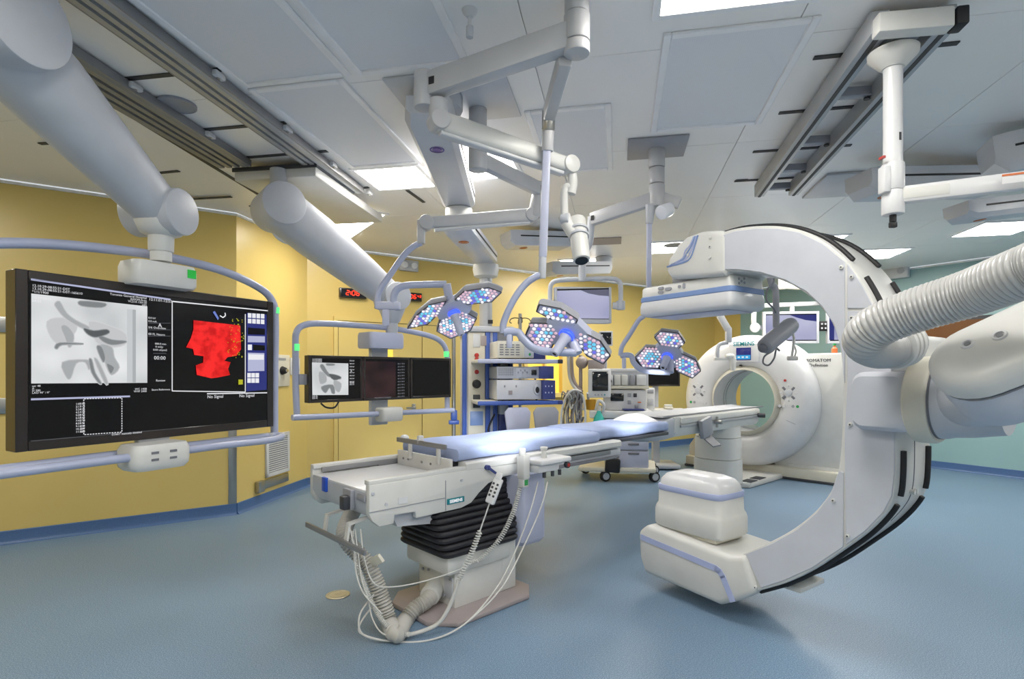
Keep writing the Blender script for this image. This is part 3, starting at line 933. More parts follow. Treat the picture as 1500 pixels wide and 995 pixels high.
for x, y in ((.0, -.03), (.085, -.005)):
    c = A0 + ad * x + sd * y + nr * .085
    g = G(); g.lathe([(0, .001), (.012, .001), (.014, .006), (.02, .006), (.022, 0), (.02, -.01), (0, -.01)], c, nr, 18); sc = obj('screw', g, 'white', fa)
    g = G(); g.lathe([(0, .002), (.010, .002), (.010, .0035), (0, .0035)], c, nr, 12); obj('screw_recess', g, 'midgrey', fa)
g = G(); g.lathe([(0, -.27), (.10, -.27), (.13, -.25), (.135, -.2), (.12, -.17), (0, -.17)], A0 + ad * .18, nr, 32); obj('elbow_bearing', g, 'offwhite', t)
wj = CM @ (RC + V((.2, 0, -.0)))
g = G(); g.tube([wj - CH * .1, wj.lerp(A0 - nr * .1, .5), A0 - nr * .1], .12, 28); obj('wrist_link', g, 'palegrey', t)
AH = V((ad.x, ad.y, 0)).normalized()
g = G(); g.tube([A1 - nr * .1, A1 + AH * .35 + Z * .05, A1 + AH * .6 - Z * .4, V((A1.x + AH.x * .65, A1.y + AH.y * .65, .3))], .15, 24)
obj('upper_arm', g, 'offwhite', t)
b = A1 + AH * .65
g = G(); g.lathe([(0, 0), (.34, 0), (.34, .08), (.26, .14), (.22, .3), (.2, .5), (0, .5)], (b.x, b.y, 0), (0, 0, 1), 36); obj('robot_base', g, 'offwhite', t)
# corrugated supply hose over the wrist
g = G(); g.ribbed([P(1330, 500, 2.30), P(1292, 512, 2.22), P(1268, 500, 2.10), P(1285, 478, 2.02), P(1340, 455, 1.92), P(1420, 430, 1.78), P(1510, 395, 1.60), P(1620, 355, 1.46), A1 + AH * .22 + Z * .24, A1 + AH * .5 + Z * .12, A1 + AH * .6 - Z * .15], .076, .0155, .0035, 26)
obj('supply_hose', g, 'duct', t)
g = G(); hd = (P(1330, 500, 2.30) - P(1292, 512, 2.22)).normalized(); ho = P(1306, 507, 2.25)
for k_ in (0, .03, .06):
    g.lathe([(0, 0), (.095, 0), (.1, .008), (.095, .018), (0, .018)], ho + hd * k_, hd, 32)
obj('hose_flange', g, 'offwhite', t)

# ------------------------------------------------------------------ patient axis shared by table and scanner
TH = R(46.5)
TT = V((math.sin(TH), math.cos(TH), 0)); TL = V((math.cos(TH), -math.sin(TH), 0))
T0 = V((-1.016, 3.172, 0))
TM = frame(T0, TL, TT)          # x across the table (towards the viewer's right), y along it, z up
TMI = TM.inverted()
# ------------------------------------------------------------------ CT scanner
GK = 5.95
GM = TM @ Matrix.Translation(V((-.24, GK, 0)))      # y = 0 at the front of the gantry
t = thing('ct_scanner', 'white CT scanner gantry with round bore at the far end', 'CT scanner', GM @ V((0, .4, 0)))
cz, RO, RI = 1.03, .90, .42
prof = [(RI, .75), (RI, .30), (RI + .01, .2), (RI + .04, .1), (RI + .10, .03), (RI + .15, .0), (RO - .16, -.005), (RO - .07, .03), (RO - .02, .09), (RO, .18), (RO, .62), (RO - .04, .72), (RO - .12, .75)]
g = G(GM); g.lathe(prof, (0, 0, cz), (0, 1, 0), 72); gt = obj('gantry_shell', g, 'white', t)
g = G(GM); g.lathe([(RI - .006, .33), (RI + .004, .33), (RI + .004, .40), (RI - .006, .40)], (0, 0, cz), (0, 1, 0), 56); obj('scan_ring', g, 'greyplastic', gt)
g = G(GM); g.lathe([(RI - .003, .02), (RI + .004, .02), (RI + .06, .085), (RI + .052, .09)], (0, 0, cz), (0, 1, 0), 56)
obj('bore_liner', g, 'cream', gt)
# seam on the lower front
g = G(GM); g.tube([V((math.cos(a) * rr, -.006 + .0, cz + math.sin(a) * rr)) for a, rr in ((R(-22), RI + .2), (R(-22), (RI + RO) / 2), (R(-22), RO - .16))], .003, 6); obj('cover_seam', g, 'greyplastic', gt)
# side cover wing and base
g = G(GM)
wing = [(.30, .03), (1.28, .03), (1.28, 1.60), (1.22, 1.66), (.30, 1.66)]
g.prism([V((x, .30, z)) for x, z in wing], (0, .5, 0), .03, 2); sw = obj('side_cover', g, 'offwhite', t)
g = G(GM); g.box((.8, .292, .14), (.62, .02, .12), None, .004); obj('service_flap', g, 'offwhite', sw)
g = G(GM); g.prism([V((x, .28, z)) for x, z in ((-.95, .0), (-.6, .0), (-.6, .55), (-.8, .5), (-.93, .32))], (0, .5, 0), .02, 2); obj('side_foot', g, 'cream', t)
g = G(GM); g.box((.15, .5, .08), (2.2, .6, .16), None, .02); obj('base', g, 'cream', t)
g = G(GM); g.box((.15, .5, .02), (2.22, .62, .03), None, .004); obj('base_rail', g, 'darkgrey', t)
# screen, lettering, key clusters
def on_front(x, z, y=-.012): return GM @ V((x, y, z))
HX = .03
g = G(GM); g.box((HX, -.002, cz + .65), (.42, .03, .26), None, .03, 3); hd_ = obj('display_hood', g, 'white', t)
g = G(GM); g.box((HX, -.022, cz + .635), (.20, .012, .17), None, .004); obj('screen', g, 's_navy', hd_)
g = G(GM); g.box((HX, -.03, cz + .59), (.19, .004, .055)); obj('screen_bar', g, 's_cyan', hd_)
g = G(GM); 
for k_ in range(3): g.box((HX - .06 + .055 * k_, -.033, cz + .59), (.03, .003, .02))
obj('screen_icons', g, 's_white', hd_)
TXF = GM @ Matrix.Rotation(PI / 2, 4, 'X')
g = G(); text_geo(g, 'SIEMENS', GM @ Matrix.Translation(V((HX, -.02, cz + .745))) @ Matrix.Rotation(PI / 2, 4, 'X'), .078, 'CENTER', .002, .0015); obj('maker_lettering', g, 'teal_logo', t, smooth=False)
g = G(); text_geo(g, 'SOMATOM', GM @ Matrix.Translation(V((.86, .296, 1.55))) @ Matrix.Rotation(PI / 2, 4, 'X'), .058, 'CENTER', .002, .0)
obj('model_lettering', g, 'print', t, smooth=False)
g = G(); text_geo(g, 'Definition', GM @ Matrix.Translation(V((.86, .296, 1.49))) @ Matrix.Rotation(PI / 2, 4, 'X'), .055, 'CENTER', .002)
obj('model_lettering', g, 'print', t, smooth=False)
for sx in (-.64, .60):
    g = G(GM); cx_, cz_ = sx, cz + .12
    ys = .012
    g.cyl((cx_, ys, cz_), (cx_, ys - .022, cz_), .045, n=18, bev=.004)
    kp = obj('key_cluster', g, 'palegrey', t)
    for a in range(4):
        an = R(45 + 90 * a); g = G(GM); g.box((cx_ + (.08) * math.cos(an), ys - .01, cz_ + (.08) * math.sin(an)), (.05, .016, .03), Matrix.Rotation(-an, 3, 'Y'), .004); obj('key', g, 'midgrey', kp)
    for a in range(4):
        an = R(90 * a); g = G(GM); g.box((cx_ + (.095) * math.cos(an), ys - .01, cz_ + (.095) * math.sin(an)), (.034, .016, .024), Matrix.Rotation(-an, 3, 'Y'), .004); obj('key', g, 'white', kp)
    for k_ in range(5):
        g = G(GM); g.cyl((cx_ - .11 + .055 * k_, ys + .002, cz_ - .17), (cx_ - .11 + .055 * k_, ys - .018, cz_ - .17), .019, n=12)
        obj('key', g, ('green', 'greyplastic', 'white', 'white', 'white')[k_ if sx < 0 else 4 - k_], kp)
g = G(GM); g.cyl((.56, .01, cz + .28), (.56, -.014, cz + .28), .016, n=14); obj('stop_button', g, 'red', t)
for a, m in ((R(95), 'rubber'), (R(200), 'rubber'), (R(-8), 'rubber')):
    c = V((math.cos(a) * (RI + .06), .055, cz + math.sin(a) * (RI + .06))); g = G(GM); g.box(c, (.04, .03, .018), None, .006); obj('laser_port', g, m, gt)
# ------------------------------------------------------------------ CT patient table
TS = TM @ Matrix.Translation(V((-.15, -.04, 0)))
t = thing('ct_patient_table', 'off-white CT patient table on a round pedestal before the gantry', 'patient table', TS @ V((0, 5.1, 0)))
for z0, z1, r in ((.07, .36, .272), (.366, .62, .262), (.626, .76, .252)):
    g = G(TS); g.loft([[V((x, 5.1 + y, z)) for x, y in superell(r, r * .9, 36, 2.6)] for z in (z0, z1)]); obj('pedestal_segment', g, 'offwhite', t)
def sect(k0, k1, sec):
    return [[V((x, k, z)) for x, z in sec] for k in (k0, k1)]
body = [(-.25, .80), (-.22, .75), (.22, .75), (.25, .80), (.26, .93), (.25, .955), (-.25, .955), (-.26, .93)]
g = G(TS); g.loft(sect(3.62, 5.70, body)); bd = obj('table_body', g, 'offwhite', t)
g = G(TS); g.loft([[V((x * a, k, z0 + (z - .75) * b)) for x, z in body] for k, a, b, z0 in ((2.95, .5, .15, .765), (3.1, .75, .3, .745), (3.22, .9, .36, .735), (3.5, .97, .95, .735), (3.66, 1, 1, .75))]); obj('end_shell', g, 'palegrey', t)
g = G(TS); g.loft(sect(3.5, 5.95, [(-.2, .955), (.2, .955), (.22, .975), (.2, .972), (.1, .962), (-.1, .962), (-.2, .972), (-.22, .975)])); obj('cradle', g, 'palegrey', t)
for z_ in (.86, .915):
    g = G(TS); g.box((.266, 4.7, z_), (.018, 1.95, .03 if z_ < .9 else .06), None, .004); obj('side_rail', g, 'alu' if z_ < .9 else 'offwhite', t)
g = G(TS); g.box((.31, 4.18, .82), (.05, .22, .2), Matrix.Rotation(R(12), 3, 'X'), .01); cp_ = obj('rail_clamp', g, 'greyplastic', t)
g = G(TS); g.prism([V((.27, 4.1, .74)), V((.27, 4.32, .74)), V((.42, 4.30, .62)), V((.42, 4.12, .62))], (0, 0, .012)); obj('clamp_plate', g, 'midgrey', cp_)
g = G(TS); g.cyl((.27, 4.46, .86), (.36, 4.46, .86), .022, n=14, bev=.004); g.cyl((.30, 4.46, .80), (.30, 4.46, .92), .014, n=10); obj('rail_knob', g, 'steel', t)
g = G(TS); g.cyl((.27, 5.62, .87), (.35, 5.66, .87), .03, n=14, bev=.005); obj('end_knob', g, 'darkgrey', t)
# front foot of the patient table running under the bore, with dark tread pads
g = G(GM); g.prism([V((x, y, 0.002)) for x, y in ((-.28, -.75), (.16, -.85), (.42, -.72), (.46, .2), (-.28, .2))], (0, 0, .07), .02, 2); fo = obj('table_foot_cover', g, 'offwhite', t)
for y0 in (-.62, -.36):
    g = G(GM); g.box((.36, y0, .074), (.13, .2, .008), None, .003); obj('tread_pad', g, 'darkgrey', fo)
# ------------------------------------------------------------------ angiography table
def PF(px, py, d, r=.006):
    q = P(px, py, d)
    return q if q.z > r else FL(px, py, r)
t = thing('angiography_table', 'white angiography table with black bellows column in the foreground', 'operating table', TM @ V((.24, .7, 0)))
at = t
# floor plate, column
g = G(TM); g.prism([V((x, y, 0)) for x, y in ((-.02, .42), (.10, .30), (.46, .30), (.60, .42), (.60, .98), (.48, 1.10), (.08, 1.10), (-.02, 1.0))], (0, 0, .028), .008); obj('floor_plate', g, 'taupe', t)
g = G(TM); g.box((.26, .715, .135), (.37, .40, .215), None, .006); lc = obj('column_base', g, 'offwhite', t)
g = G(TM); g.box((.30, .95, .20), (.30, .12, .34), None, .01); obj('column_rear', g, 'offwhite', t)
g = G(TM); g.box((.245, .70, .30), (.44, .50, .13), None, .02); obj('column_collar', g, 'offwhite', t)
g = G(TM); g.box((.39, .512, .14), (.08, .012, .13), None, .003); obj('hatch', g, 'palegrey', lc)
for q in ((.14, .19), (.20, .2), (.36, .09), (.42, .2)):
    g = G(TM); g.cyl((q[0], .503, q[1]), (q[0], .495, q[1]), .009, n=10); obj('screw', g, 'greyplastic', lc)
# bellows: stacked rings with pinched waists
N = 11
for i in range(N):
    z0 = .345 + i * .0335; z1 = z0 + .0335; q = i / (N - 1)
    e_ = min(1, q / .75)
    cx_, cy_ = .235 - .07 * e_, .715 + .07 * e_
    hx, hy = .255 - .09 * e_, .30 + .06 * e_
    sec = [(.965, z0), (1.0, z0 + .010), (1.0, z1 - .010), (.965, z1)]
    g = G(TM); g.loft([[V((cx_ + x * f, cy_ + y * f, z)) for x, y in rrect(2 * hx, 2 * hy, .05, 3)] for f, z in sec]); obj('bellows_fold', g, 'bellows', t)
g = G(TM); g.loft([[V((.24 + x, 1.17 + y, z)) for x, y in rrect(.44 * f, .26 * f, .05, 3)] for f, z in ((.9, .27), (1, .30), (1, .74))]); obj('column_shroud', g, 'lavender', t)
# table chassis: side skirts, end piece, tray
def skirt(x0, x1, nm, pts):
    g = G(TM); g.prism([V((x0, y, z)) for y, z in pts], (x1 - x0, 0, 0), .006); return obj(nm, g, 'offwhite', t)
sk = [(0, .815), (0, .66), (.02, .62), (.06, .585), (.15, .585), (.155, .63), (.29, .625), (.295, .588), (.62, .59), (.70, .61), (.76, .66), (.84, .71), (.96, .735), (1.3, .745), (1.3, .80), (.72, .815)]
rs = skirt(.335, .375, 'side_skirt', sk)
skirt(-.375, -.335, 'side_skirt', sk)
g = G(TM); g.loft([[V((x, y, z)) for y, z in ((0.0, .77), (0.0, .69), (.03, .635), (.10, .61), (.62, .60), (.62, .77))] for x in (-.335, .335)]); ch = obj('end_chassis', g, 'palegrey', t)
g = G(TM); g.box((0, .40, .775), (.66, .80, .014), None, .004); obj('tray', g, 'white', t)
g = G(TM); g.loft([[V((x, y, z)) for y, z in ((.16, .625), (.2, .55), (.62, .50), (.72, .56), (.75, .63))] for x in (-.2, .33)]); obj('belly_cover', g, 'palegrey', t)
g = G(TM); g.box((.3765, .50, .685), (.004, .004, .18)); obj('skirt_seam', g, 'greyplastic', rs)
g = G(TM); g.box((.3765, .25, .672), (.004, .5, .004)); obj('skirt_seam', g, 'greyplastic', rs)
g = G(TM); g.box((.377, .575, .645), (.006, .13, .034), None, .002); pl_ = obj('maker_plate', g, 'teal_logo', rs)
XF = Matrix(((0, 0, 1, 0), (1, 0, 0, 0), (0, 1, 0, 0), (0, 0, 0, 1)))     # lettering lies in the y z plane, facing +x
g = G(); text_geo(g, 'SIEMENS', TM @ Matrix.Translation(V((.381, .575, .636))) @ XF, .026, 'CENTER', .0005, .0006); obj('maker_lettering', g, 's_white', rs, smooth=False)
for y, z in ((.10, .70), (.62, .76), (.02, .77)):
    g = G(TM); g.cyl((.375, y, z), (.382, y, z), .009, n=12); obj('screw', g, 'palegrey', rs)
g = G(TM); g.box((.378, .205, .705), (.004, .06, .035)); obj('warning_label', g, 'white', rs)
# end face sockets
g = G(TM); g.box((-.15, -.004, .745), (.055, .02, .085), None, .004); sk2 = obj('blue_socket', g, 'plugblue', t)
g = G(TM); g.box((.17, -.012, .715), (.10, .03, .11), None, .008); s3 = obj('plug_socket', g, 'greyplastic', t)
g = G(TM); g.box((.185, -.04, .70), (.055, .05, .075), None, .008); obj('plug', g, 'darkgrey', s3)
g = G(TM); g.box((.30, -.006, .74), (.09, .014, .035), None, .006); obj('recessed_grip', g, 'greyplastic', t)
# long side rails on top of the skirts
for sx in (-1, 1):
    g = G(TM); g.box((sx * .345, .34, .826), (.05, .68, .026), None, .005); obj('top_rail', g, 'offwhite', t)
    g = G(TM); g.box((sx * .315, .36, .805), (.012, .62, .03), None, .002); obj('rail_track', g, 'dullsteel', t)
    g = G(TM); g.loft([[V((sx * x, y, z)) for x, z in ((.29, .80), (.36, .80), (.375, .815), (.375, .85), (.36, .862), (.29, .862))] for y in (.66, 2.28)]); obj('side_rail', g, 'offwhite', t)
    g = G(TM); g.box((sx * .34, 1.3, .775), (.05, 1.7, .035), None, .004); obj('accessory_rail', g, 'dullsteel', t)
g = G(TM); g.box((.31, 1.62, .765), (.10, 1.35, .055), None, .012); obj('slide_beam', g, 'palegrey', t)
g = G(TM); g.box((.335, 1.75, .73), (.09, 1.0, .02), None, .006); obj('slide_trim', g, 'midgrey', t)
g = G(TM); g.box((0, 1.92, .838), (.54, 2.55, .03), None, .008); obj('table_top', g, 'darkgrey', t)
g = G(TM); g.box((0, 1.5, .77), (.5, 1.5, .07), None, .02); obj('under_frame', g, 'palegrey', t)
# foot bracket with steel rail above the mattress end
g = G(TM); g.box((.0, .60, .83), (.60, .025, .10), None, .004); fb = obj('foot_bracket', g, 'offwhite', t)
for x in (-.12, .2):
    g = G(TM); g.box((x, .575, .90), (.025, .02, .12), None, .003); obj('post', g, 'offwhite', fb)
g = G(TM); g.box((.02, .562, .958), (.56, .014, .032), None, .004); obj('foot_rail', g, 'dullsteel', fb)
for x in (-.22, -.16, .0, .1):
    g = G(TM); g.cyl((x, .587, .83), (x, .582, .83), .008, n=10); obj('screw', g, 'dullsteel', fb)
g = G(TM); g.ball((-.26, .62, .965), .03, 14, .7); obj('knob', g, 'white', fb)
g = G(TM); g.box((.0, .575, .975), (.03, .04, .06), None, .008); obj('rail_clip', g, 'white', fb)
# lower steel rail hanging in front of the end face
g = G(TM); g.box((.13, -.085, .505), (.72, .014, .03), None, .004); lr = obj('lower_rail', g, 'dullsteel', t)
for x in (.0, .26):
    g = G(TM); g.bar((x, -.075, .505), (x, -.06, .60), .03, .012, up=(0, 1, 0)); g.bar((x, -.065, .60), (x, .05, .615), .03, .012); obj('bracket', g, 'offwhite', lr)
# corrugated hoses of the table
hp0 = TM @ V((-.02, .12, .60)); hb = TM @ V((.27, .50, .105))
g = G(); g.ribbed([hp0, P(505, 785, 3.06), P(540, 830, 3.0), P(560, 880, 2.98), P(570, 912, 2.96), FL(581, 929, .05), P(592, 912, 3.05), P(607, 893, 3.12), P(625, 880, 3.18), hb], .040, .0165, .0062, 20); obj('supply_hose', g, 'hose', t)
g = G(); hd2 = (hb - P(625, 880, 3.18)).normalized(); g.cyl(hb - hd2 * .10, hb + hd2 * .02, .06, .062, 24, .006); obj('hose_socket', g, 'offwhite', t)
g = G(); q = P(550, 822, 2.96); g.box(q, (.02, .12, .05), Matrix.Rotation(R(-35), 3, 'Y') @ Matrix.Rotation(R(55), 3, 'Z'), .004); obj('hose_clip', g, 'cream', t)
def coil_path(pts, r, pitch):
    pa = smooth_path(pts, 30); out = []; L = 0.0
    for i in range(len(pa) - 1):
        a, b = pa[i], pa[i + 1]; d = (b - a); l = d.length; d.normalize()
        x = d.cross(V((.3, .9, .2))).normalized(); y = d.cross(x)
        k = max(1, int(l / (pitch / 7)))
        for j in range(k):
            L += l / k; an = 2 * PI * L / pitch
            out.append(a + d * (l * j / k) + x * (r * math.cos(an)) + y * (r * math.sin(an)))
    return out
# hand remote with coiled lead
rp = TM @ V((.42, .63, .75))
r0 = P(731, 701, 3.02); r1 = P(717, 738, 3.0)
t = thing('hand_remote', 'white hand remote with key pad hung on the table side rail', 'remote control', r1)
d = (r1 - r0); L = d.length; d.normalize(); xx = V((.9, -.44, .0)); xx = (xx - d * xx.dot(d)).normalized()
RM = frame(r0, xx, d)
g = G(RM); g.box((0, L / 2, 0), (.055, L, .026), None, .008, 3); g.box((0, -.012, -.01), (.04, .04, .01), None, .003); rmt = obj('case', g, 'white', t)
for i in range(4):
    for j in (-1, 1):
        g = G(RM); g.box((j * .013, .035 + i * .022, .0135 if (RM.to_3x3() @ V((0, 0, 1))).y < 0 else -.0135), (.013, .012, .004), None, .001, 1); obj('key', g, 'darkgrey', t)
g = G(); g.sweep(coil_path([P(703, 778, 3.0), P(690, 812, 2.98), P(672, 850, 2.96)], .013, .014), .0042, 6); obj('coiled_lead', g, 'cable', t)
g = G(); g.tube([r1, P(711, 755, 3.0), P(703, 778, 3.0)], .004, 8); obj('lead', g, 'cable', t)
g = G(); g.tube([P(672, 850, 2.96), P(660, 885, 2.95), PF(640, 915, 2.93, .012), PF(600, 930, 2.9, .012), PF(575, 930, 2.88, .012)], .011, 10); obj('lead', g, 'cable', t)
# joystick console clamped on the rail
c = P(795, 680, 3.62)
t = thing('table_console', 'white joystick console clamped to the table side rail', 'control console', c - Z * .1)
KM = TM.to_3x3().to_4x4(); KM.translation = c
g = G(KM); g.box((.03, .02, .03), (.16, .30, .035), None, .012, 3); g.box((.02, -.02, -.01), (.12, .20, .06), None, .015); cb = obj('console_body', g, 'white', t)
g = G(KM); g.cyl((.03, -.02, .04), (.03, -.02, .10), .02, .016, 16, .004); g.cyl((.03, -.02, .095), (.03, -.02, .12), .022, .026, 16, .006); obj('joystick', g, 'offwhite', t)
g = G(KM); g.box((-.02, -.16, .0), (.07, .06, .16), None, .012); g.cyl((-.02, -.17, .07), (-.02, -.17, .12), .022, bev=.006); obj('rail_clamp', g, 'offwhite', t)
g = G(KM); g.cyl((.08, .14, -.01), (.105, .14, -.01), .022, n=16, bev=.004); sk_ = obj('side_knob', g, 'darkgrey', t)
g = G(KM); g.cyl((.104, .14, -.01), (.109, .14, -.01), .012, n=12); obj('knob_mark', g, 'red', sk_)
for y in (-.05, .03, .1):
    g = G(KM); g.cyl((.06, y, -.04), (.06, y, -.075), .012, n=10); obj('plug', g, 'darkgrey', t)
g = G(KM); g.box((-.02, -.16, -.10), (.05, .05, .06), None, .006); lb_ = obj('plug_box', g, 'offwhite', t)
g = G(KM); g.box((.006, -.16, -.10), (.004, .03, .035)); obj('green_label', g, 'green', lb_)
g = G(); g.sweep(coil_path([P(762, 712, 3.55), P(752, 750, 3.45), P(732, 790, 3.35), P(705, 818, 3.28), P(688, 824, 3.2)], .013, .014), .0042, 6); obj('coiled_lead', g, 'cable', t)
for off, m in ((0, 0), (14, 1)):
    g = G(); g.tube([P(788 + off, 706, 3.6), P(778 + off, 745, 3.5), P(752 + off * .6, 815, 3.3), P(725 + off * .5, 865, 3.15), PF(680, 915, 2.98), PF(630, 938, 2.9), PF(575, 940, 2.86), PF(532, 930, 2.84), P(527, 915 - off, 2.86), P(548, 885 - off, 2.95)], .0048, 8); obj('lead', g, 'cable', t)
# crank handle on the side
c = TM @ V((.39, .86, .80))
t = thing('rail_crank', 'small black crank lever on the table side rail', 'lever', c - Z * .03)
g = G(TM); g.cyl((.372, .82, .815), (.40, .82, .815), .016, n=14); g.bar((.395, .82, .815), (.41, .87, .775), .02, .016, .004); obj('lever', g, 'navy', t)
# thin leads from the end of the table
t = thing('lead_bundle', 'thin white leads looping from the table end to the floor', 'cables', P(545, 935, 2.85))
for k_, pts in enumerate(([(520, 775, 2.95), (525, 815, 2.93), (530, 850, 2.9), (540, 880, 2.88), (545, 905, 2.87), (560, 928, 2.85), (590, 936, 2.85)], [(528, 775, 2.96), (534, 820, 2.93), (548, 855, 2.9), (575, 860, 2.95), (620, 852, 3.0), (665, 838, 3.05), (690, 826, 3.12)], [(512, 772, 2.94), (518, 800, 2.92), (522, 840, 2.9), (533, 870, 2.88), (560, 900, 2.86)])):
    g = G(); g.tube([PF(*q) for q in pts], .004, 8); obj('lead', g, 'cable', t)
g = G(); g.ribbed([P(515, 778, 2.96), P(524, 830, 2.93), P(548, 890, 2.9), PF(575, 925, 2.87, .015), PF(600, 930, 2.87, .015)], .012, .008, .0025, 10); obj('spiral_wrap', g, 'cable', t)

# ------------------------------------------------------------------ mattress and head pad
def mattress(name, k0, k1, x0, x1, z0, z1, label):
    nx, ny = 10, 40
    g = G(TM); rings = []
    for j in range(ny + 1):
        y = k0 + (k1 - k0) * j / ny
        wob = .006 * math.sin(y * 23) + .004 * math.sin(y * 51 + 1)
        sag = .004 * math.sin(y * 9)
        e = min(1, j / 2, (ny - j) / 2) * .02
        sec = rrect(x1 - x0 + wob - (.02 - e), z1 - z0, .03, 4, (x0 + x1) / 2, (z0 + z1) / 2 + sag)
        rings.append([V((x, y, z)) for x, z in sec])
    g.loft(rings)
    return tag(obj(name, g, 'sheet', ang=60), label, 'mattress', 'pads on the angiography table')
mattress('mattress', .635, 2.06, -.31, .335, .864, .94, 'wide pale blue mattress on the near part of the table')
mattress('mattress', 2.08, 3.24, -.30, .25, .855, .945, 'narrow pale blue mattress on the head part of the table')
hp = TM @ V((-.06, 3.05, .945))
t = thing('head_pad', 'white arched head pad on the narrow end of the mattress', 'head pad', hp)
g = G(TM); rings = []
for i in range(13):
    x = -.19 + .38 * i / 12; h = .07 * math.sin(PI * i / 12) ** .7 + .004
    rings.append([V((-.02 + x, 2.95 + a * .22, .9445 + b * h)) for a, b in ((0, 0), (.05, .7), (.3, 1), (.7, 1), (.95, .7), (1, 0))])
g.loft(rings); obj('pad', g, 'pillow', t, ang=60)
# ------------------------------------------------------------------ ceiling rails
def rail(name, a, b, wd, label, ridges, m='alu'):
    a = V(a); b = V(b); d = (b - a).normalized(); x = d.cross(Z).normalized()
    t = thing(name, label, 'ceiling rail', (a + b) / 2)
    sec = [(-wd / 2, CEIL - .012), (-wd / 2, CEIL - .055)]
    n = ridges
    for i in range(n):
        u0 = -wd / 2 + wd * i / n; u1 = -wd / 2 + wd * (i + .62) / n; u2 = -wd / 2 + wd * (i + .66) / n; u3 = -wd / 2 + wd * (i + .97) / n
        sec += [(u0 + .002, CEIL - .062), (u1, CEIL - .062)] + ([(u2, CEIL - .035), (u3, CEIL - .035)] if i < n - 1 else [])
    sec += [(wd / 2, CEIL - .055), (wd / 2, CEIL - .012)]
    g = G(); g.loft([[V((p.x, p.y, 0)) + x * u + Z * z for u, z in sec] for p in (a, b)]); obj('profile', g, m, t, smooth=False)
    for s in (-1, 1):
        g = G(); g.bar(V((a.x, a.y, CEIL - .035)) + x * s * (wd / 2 + .006), V((b.x, b.y, CEIL - .035)) + x * s * (wd / 2 + .006), .012, .05, .002); obj('flange', g, 'dullsteel', t)
    return t, d, x
RA, RB = V((-1.93, 1.0, CEIL)), V((-1.35, 4.66, CEIL))
t, d, x = rail('ceiling_rail', RA, RB, .16, 'long grooved aluminium ceiling rail running from the top left edge', 3)
for px, py in ((300, 104), (404, 184), (473, 237), (527, 279)):
    q = CE(px, py); k = (q - RA).dot(d); c = RA + d * k + x * .10
    g = G(); g.box((c.x, c.y, CEIL - .03), (.035, .075, .03), math.atan2(d.y, d.x) - PI / 2, .006); cl = obj('rail_clip', g, 'white', t)
    g = G(); g.cyl((c.x, c.y, CEIL - .045), (c.x, c.y, CEIL - .05), .01, n=10); obj('bolt', g, 'steel', cl)
RC_, RD_ = V((-2.36, 1.5, CEIL)), V((-2.06, 4.06, CEIL))
t, d, x = rail('ceiling_rail', RC_, RD_, .24, 'wide triple grooved ceiling rail partly hidden by the large display arm', 4, 'dullsteel')
for px, py in ((154, 122), (277, 193)):
    q = CE(px, py); k = (q - RC_).dot(d); c = RC_ + d * k + x * .14
    g = G(); g.box((c.x, c.y, CEIL - .03), (.035, .075, .03), math.atan2(d.y, d.x) - PI / 2, .006); cl = obj('rail_clip', g, 'white', t)
    g = G(); g.cyl((c.x, c.y, CEIL - .045), (c.x, c.y, CEIL - .05), .01, n=10); obj('bolt', g, 'steel', cl)

# ------------------------------------------------------------------ display helpers
class Plane:
    def __init__(s, L, D):
        s.o = V(L); s.D = V(D).normalized(); s.n = s.D.cross(Z).normalized()
        if s.n.dot(CAMP - s.o) < 0: s.n = -s.n
        s.X = s.D
        s.M = frame(s.o, s.D, Z)          # local z = D x Z
    def at(s, px, py, off=0.0): return PP(px, py, s.o + s.n * off, s.n)
    def poly(s, g, pts, off=.004): g.poly([s.at(x, y, off) for x, y in pts])
    def line(s, g, pts, wpx, off=.004):
        q = [s.at(x, y, off) for x, y in pts]
        for a, b in zip(q[:-1], q[1:]):
            d = (b - a).normalized(); m = d.cross(s.n).normalized() * (wpx / 2 * ((a + b) / 2).y / FPX)
            g.poly([a - m, b - m, b + m, a + m])
    def text(s, g, txt, px, py, hpx, off=.004, align='LEFT'):
        p = s.at(px, py, off); M = frame(p, s.D, Z)
        text_geo(g, txt, M, hpx * p.y / FPX * 1.35, align)
def monitor(name, pl, tl, br, depth, label, bz=.03, m='bezel', group=None, back='darkgrey', chin=0.0):
    """display panel whose front face lies in plane pl; tl / br are world points on it"""
    D = pl.D; x0 = (tl - pl.o).dot(D); x1 = (br - pl.o).dot(D); z0, z1 = br.z, tl.z
    c = pl.o + D * ((x0 + x1) / 2)
    t = thing(name, label, 'monitor', V((c.x, c.y, z0)), 0, group)
    an = math.atan2(D.y, D.x)
    W_, H_ = x1 - x0, z1 - z0
    mid = V((c.x, c.y, (z0 + z1) / 2))
    g = G(); 
    for xx, zz, a, b in ((-W_ / 2 + bz / 2, 0, bz, H_), (W_ / 2 - bz / 2, 0, bz, H_), (0, H_ / 2 - bz / 2, W_ - 2 * bz, bz), (0, -H_ / 2 + (bz + chin) / 2, W_ - 2 * bz, bz + chin)):
        g.box(mid + D * xx + Z * zz - pl.n * (depth * .5 - .004), (a, depth, b), an, .003, 1)
    obj('bezel', g, m, t)
    g = G(); g.box(mid - pl.n * (depth * .62), (W_ - .01, depth * .7, H_ - .01), an, .004, 1); obj('rear_case', g, back, t)
    g = G(); g.box(mid - pl.n * .006 + Z * chin / 2, (W_ - 2 * bz, .01, H_ - 2 * bz - chin), an); sc_ = obj('screen', g, 's_black', t, smooth=False)
    return t, sc_, mid, W_, H_
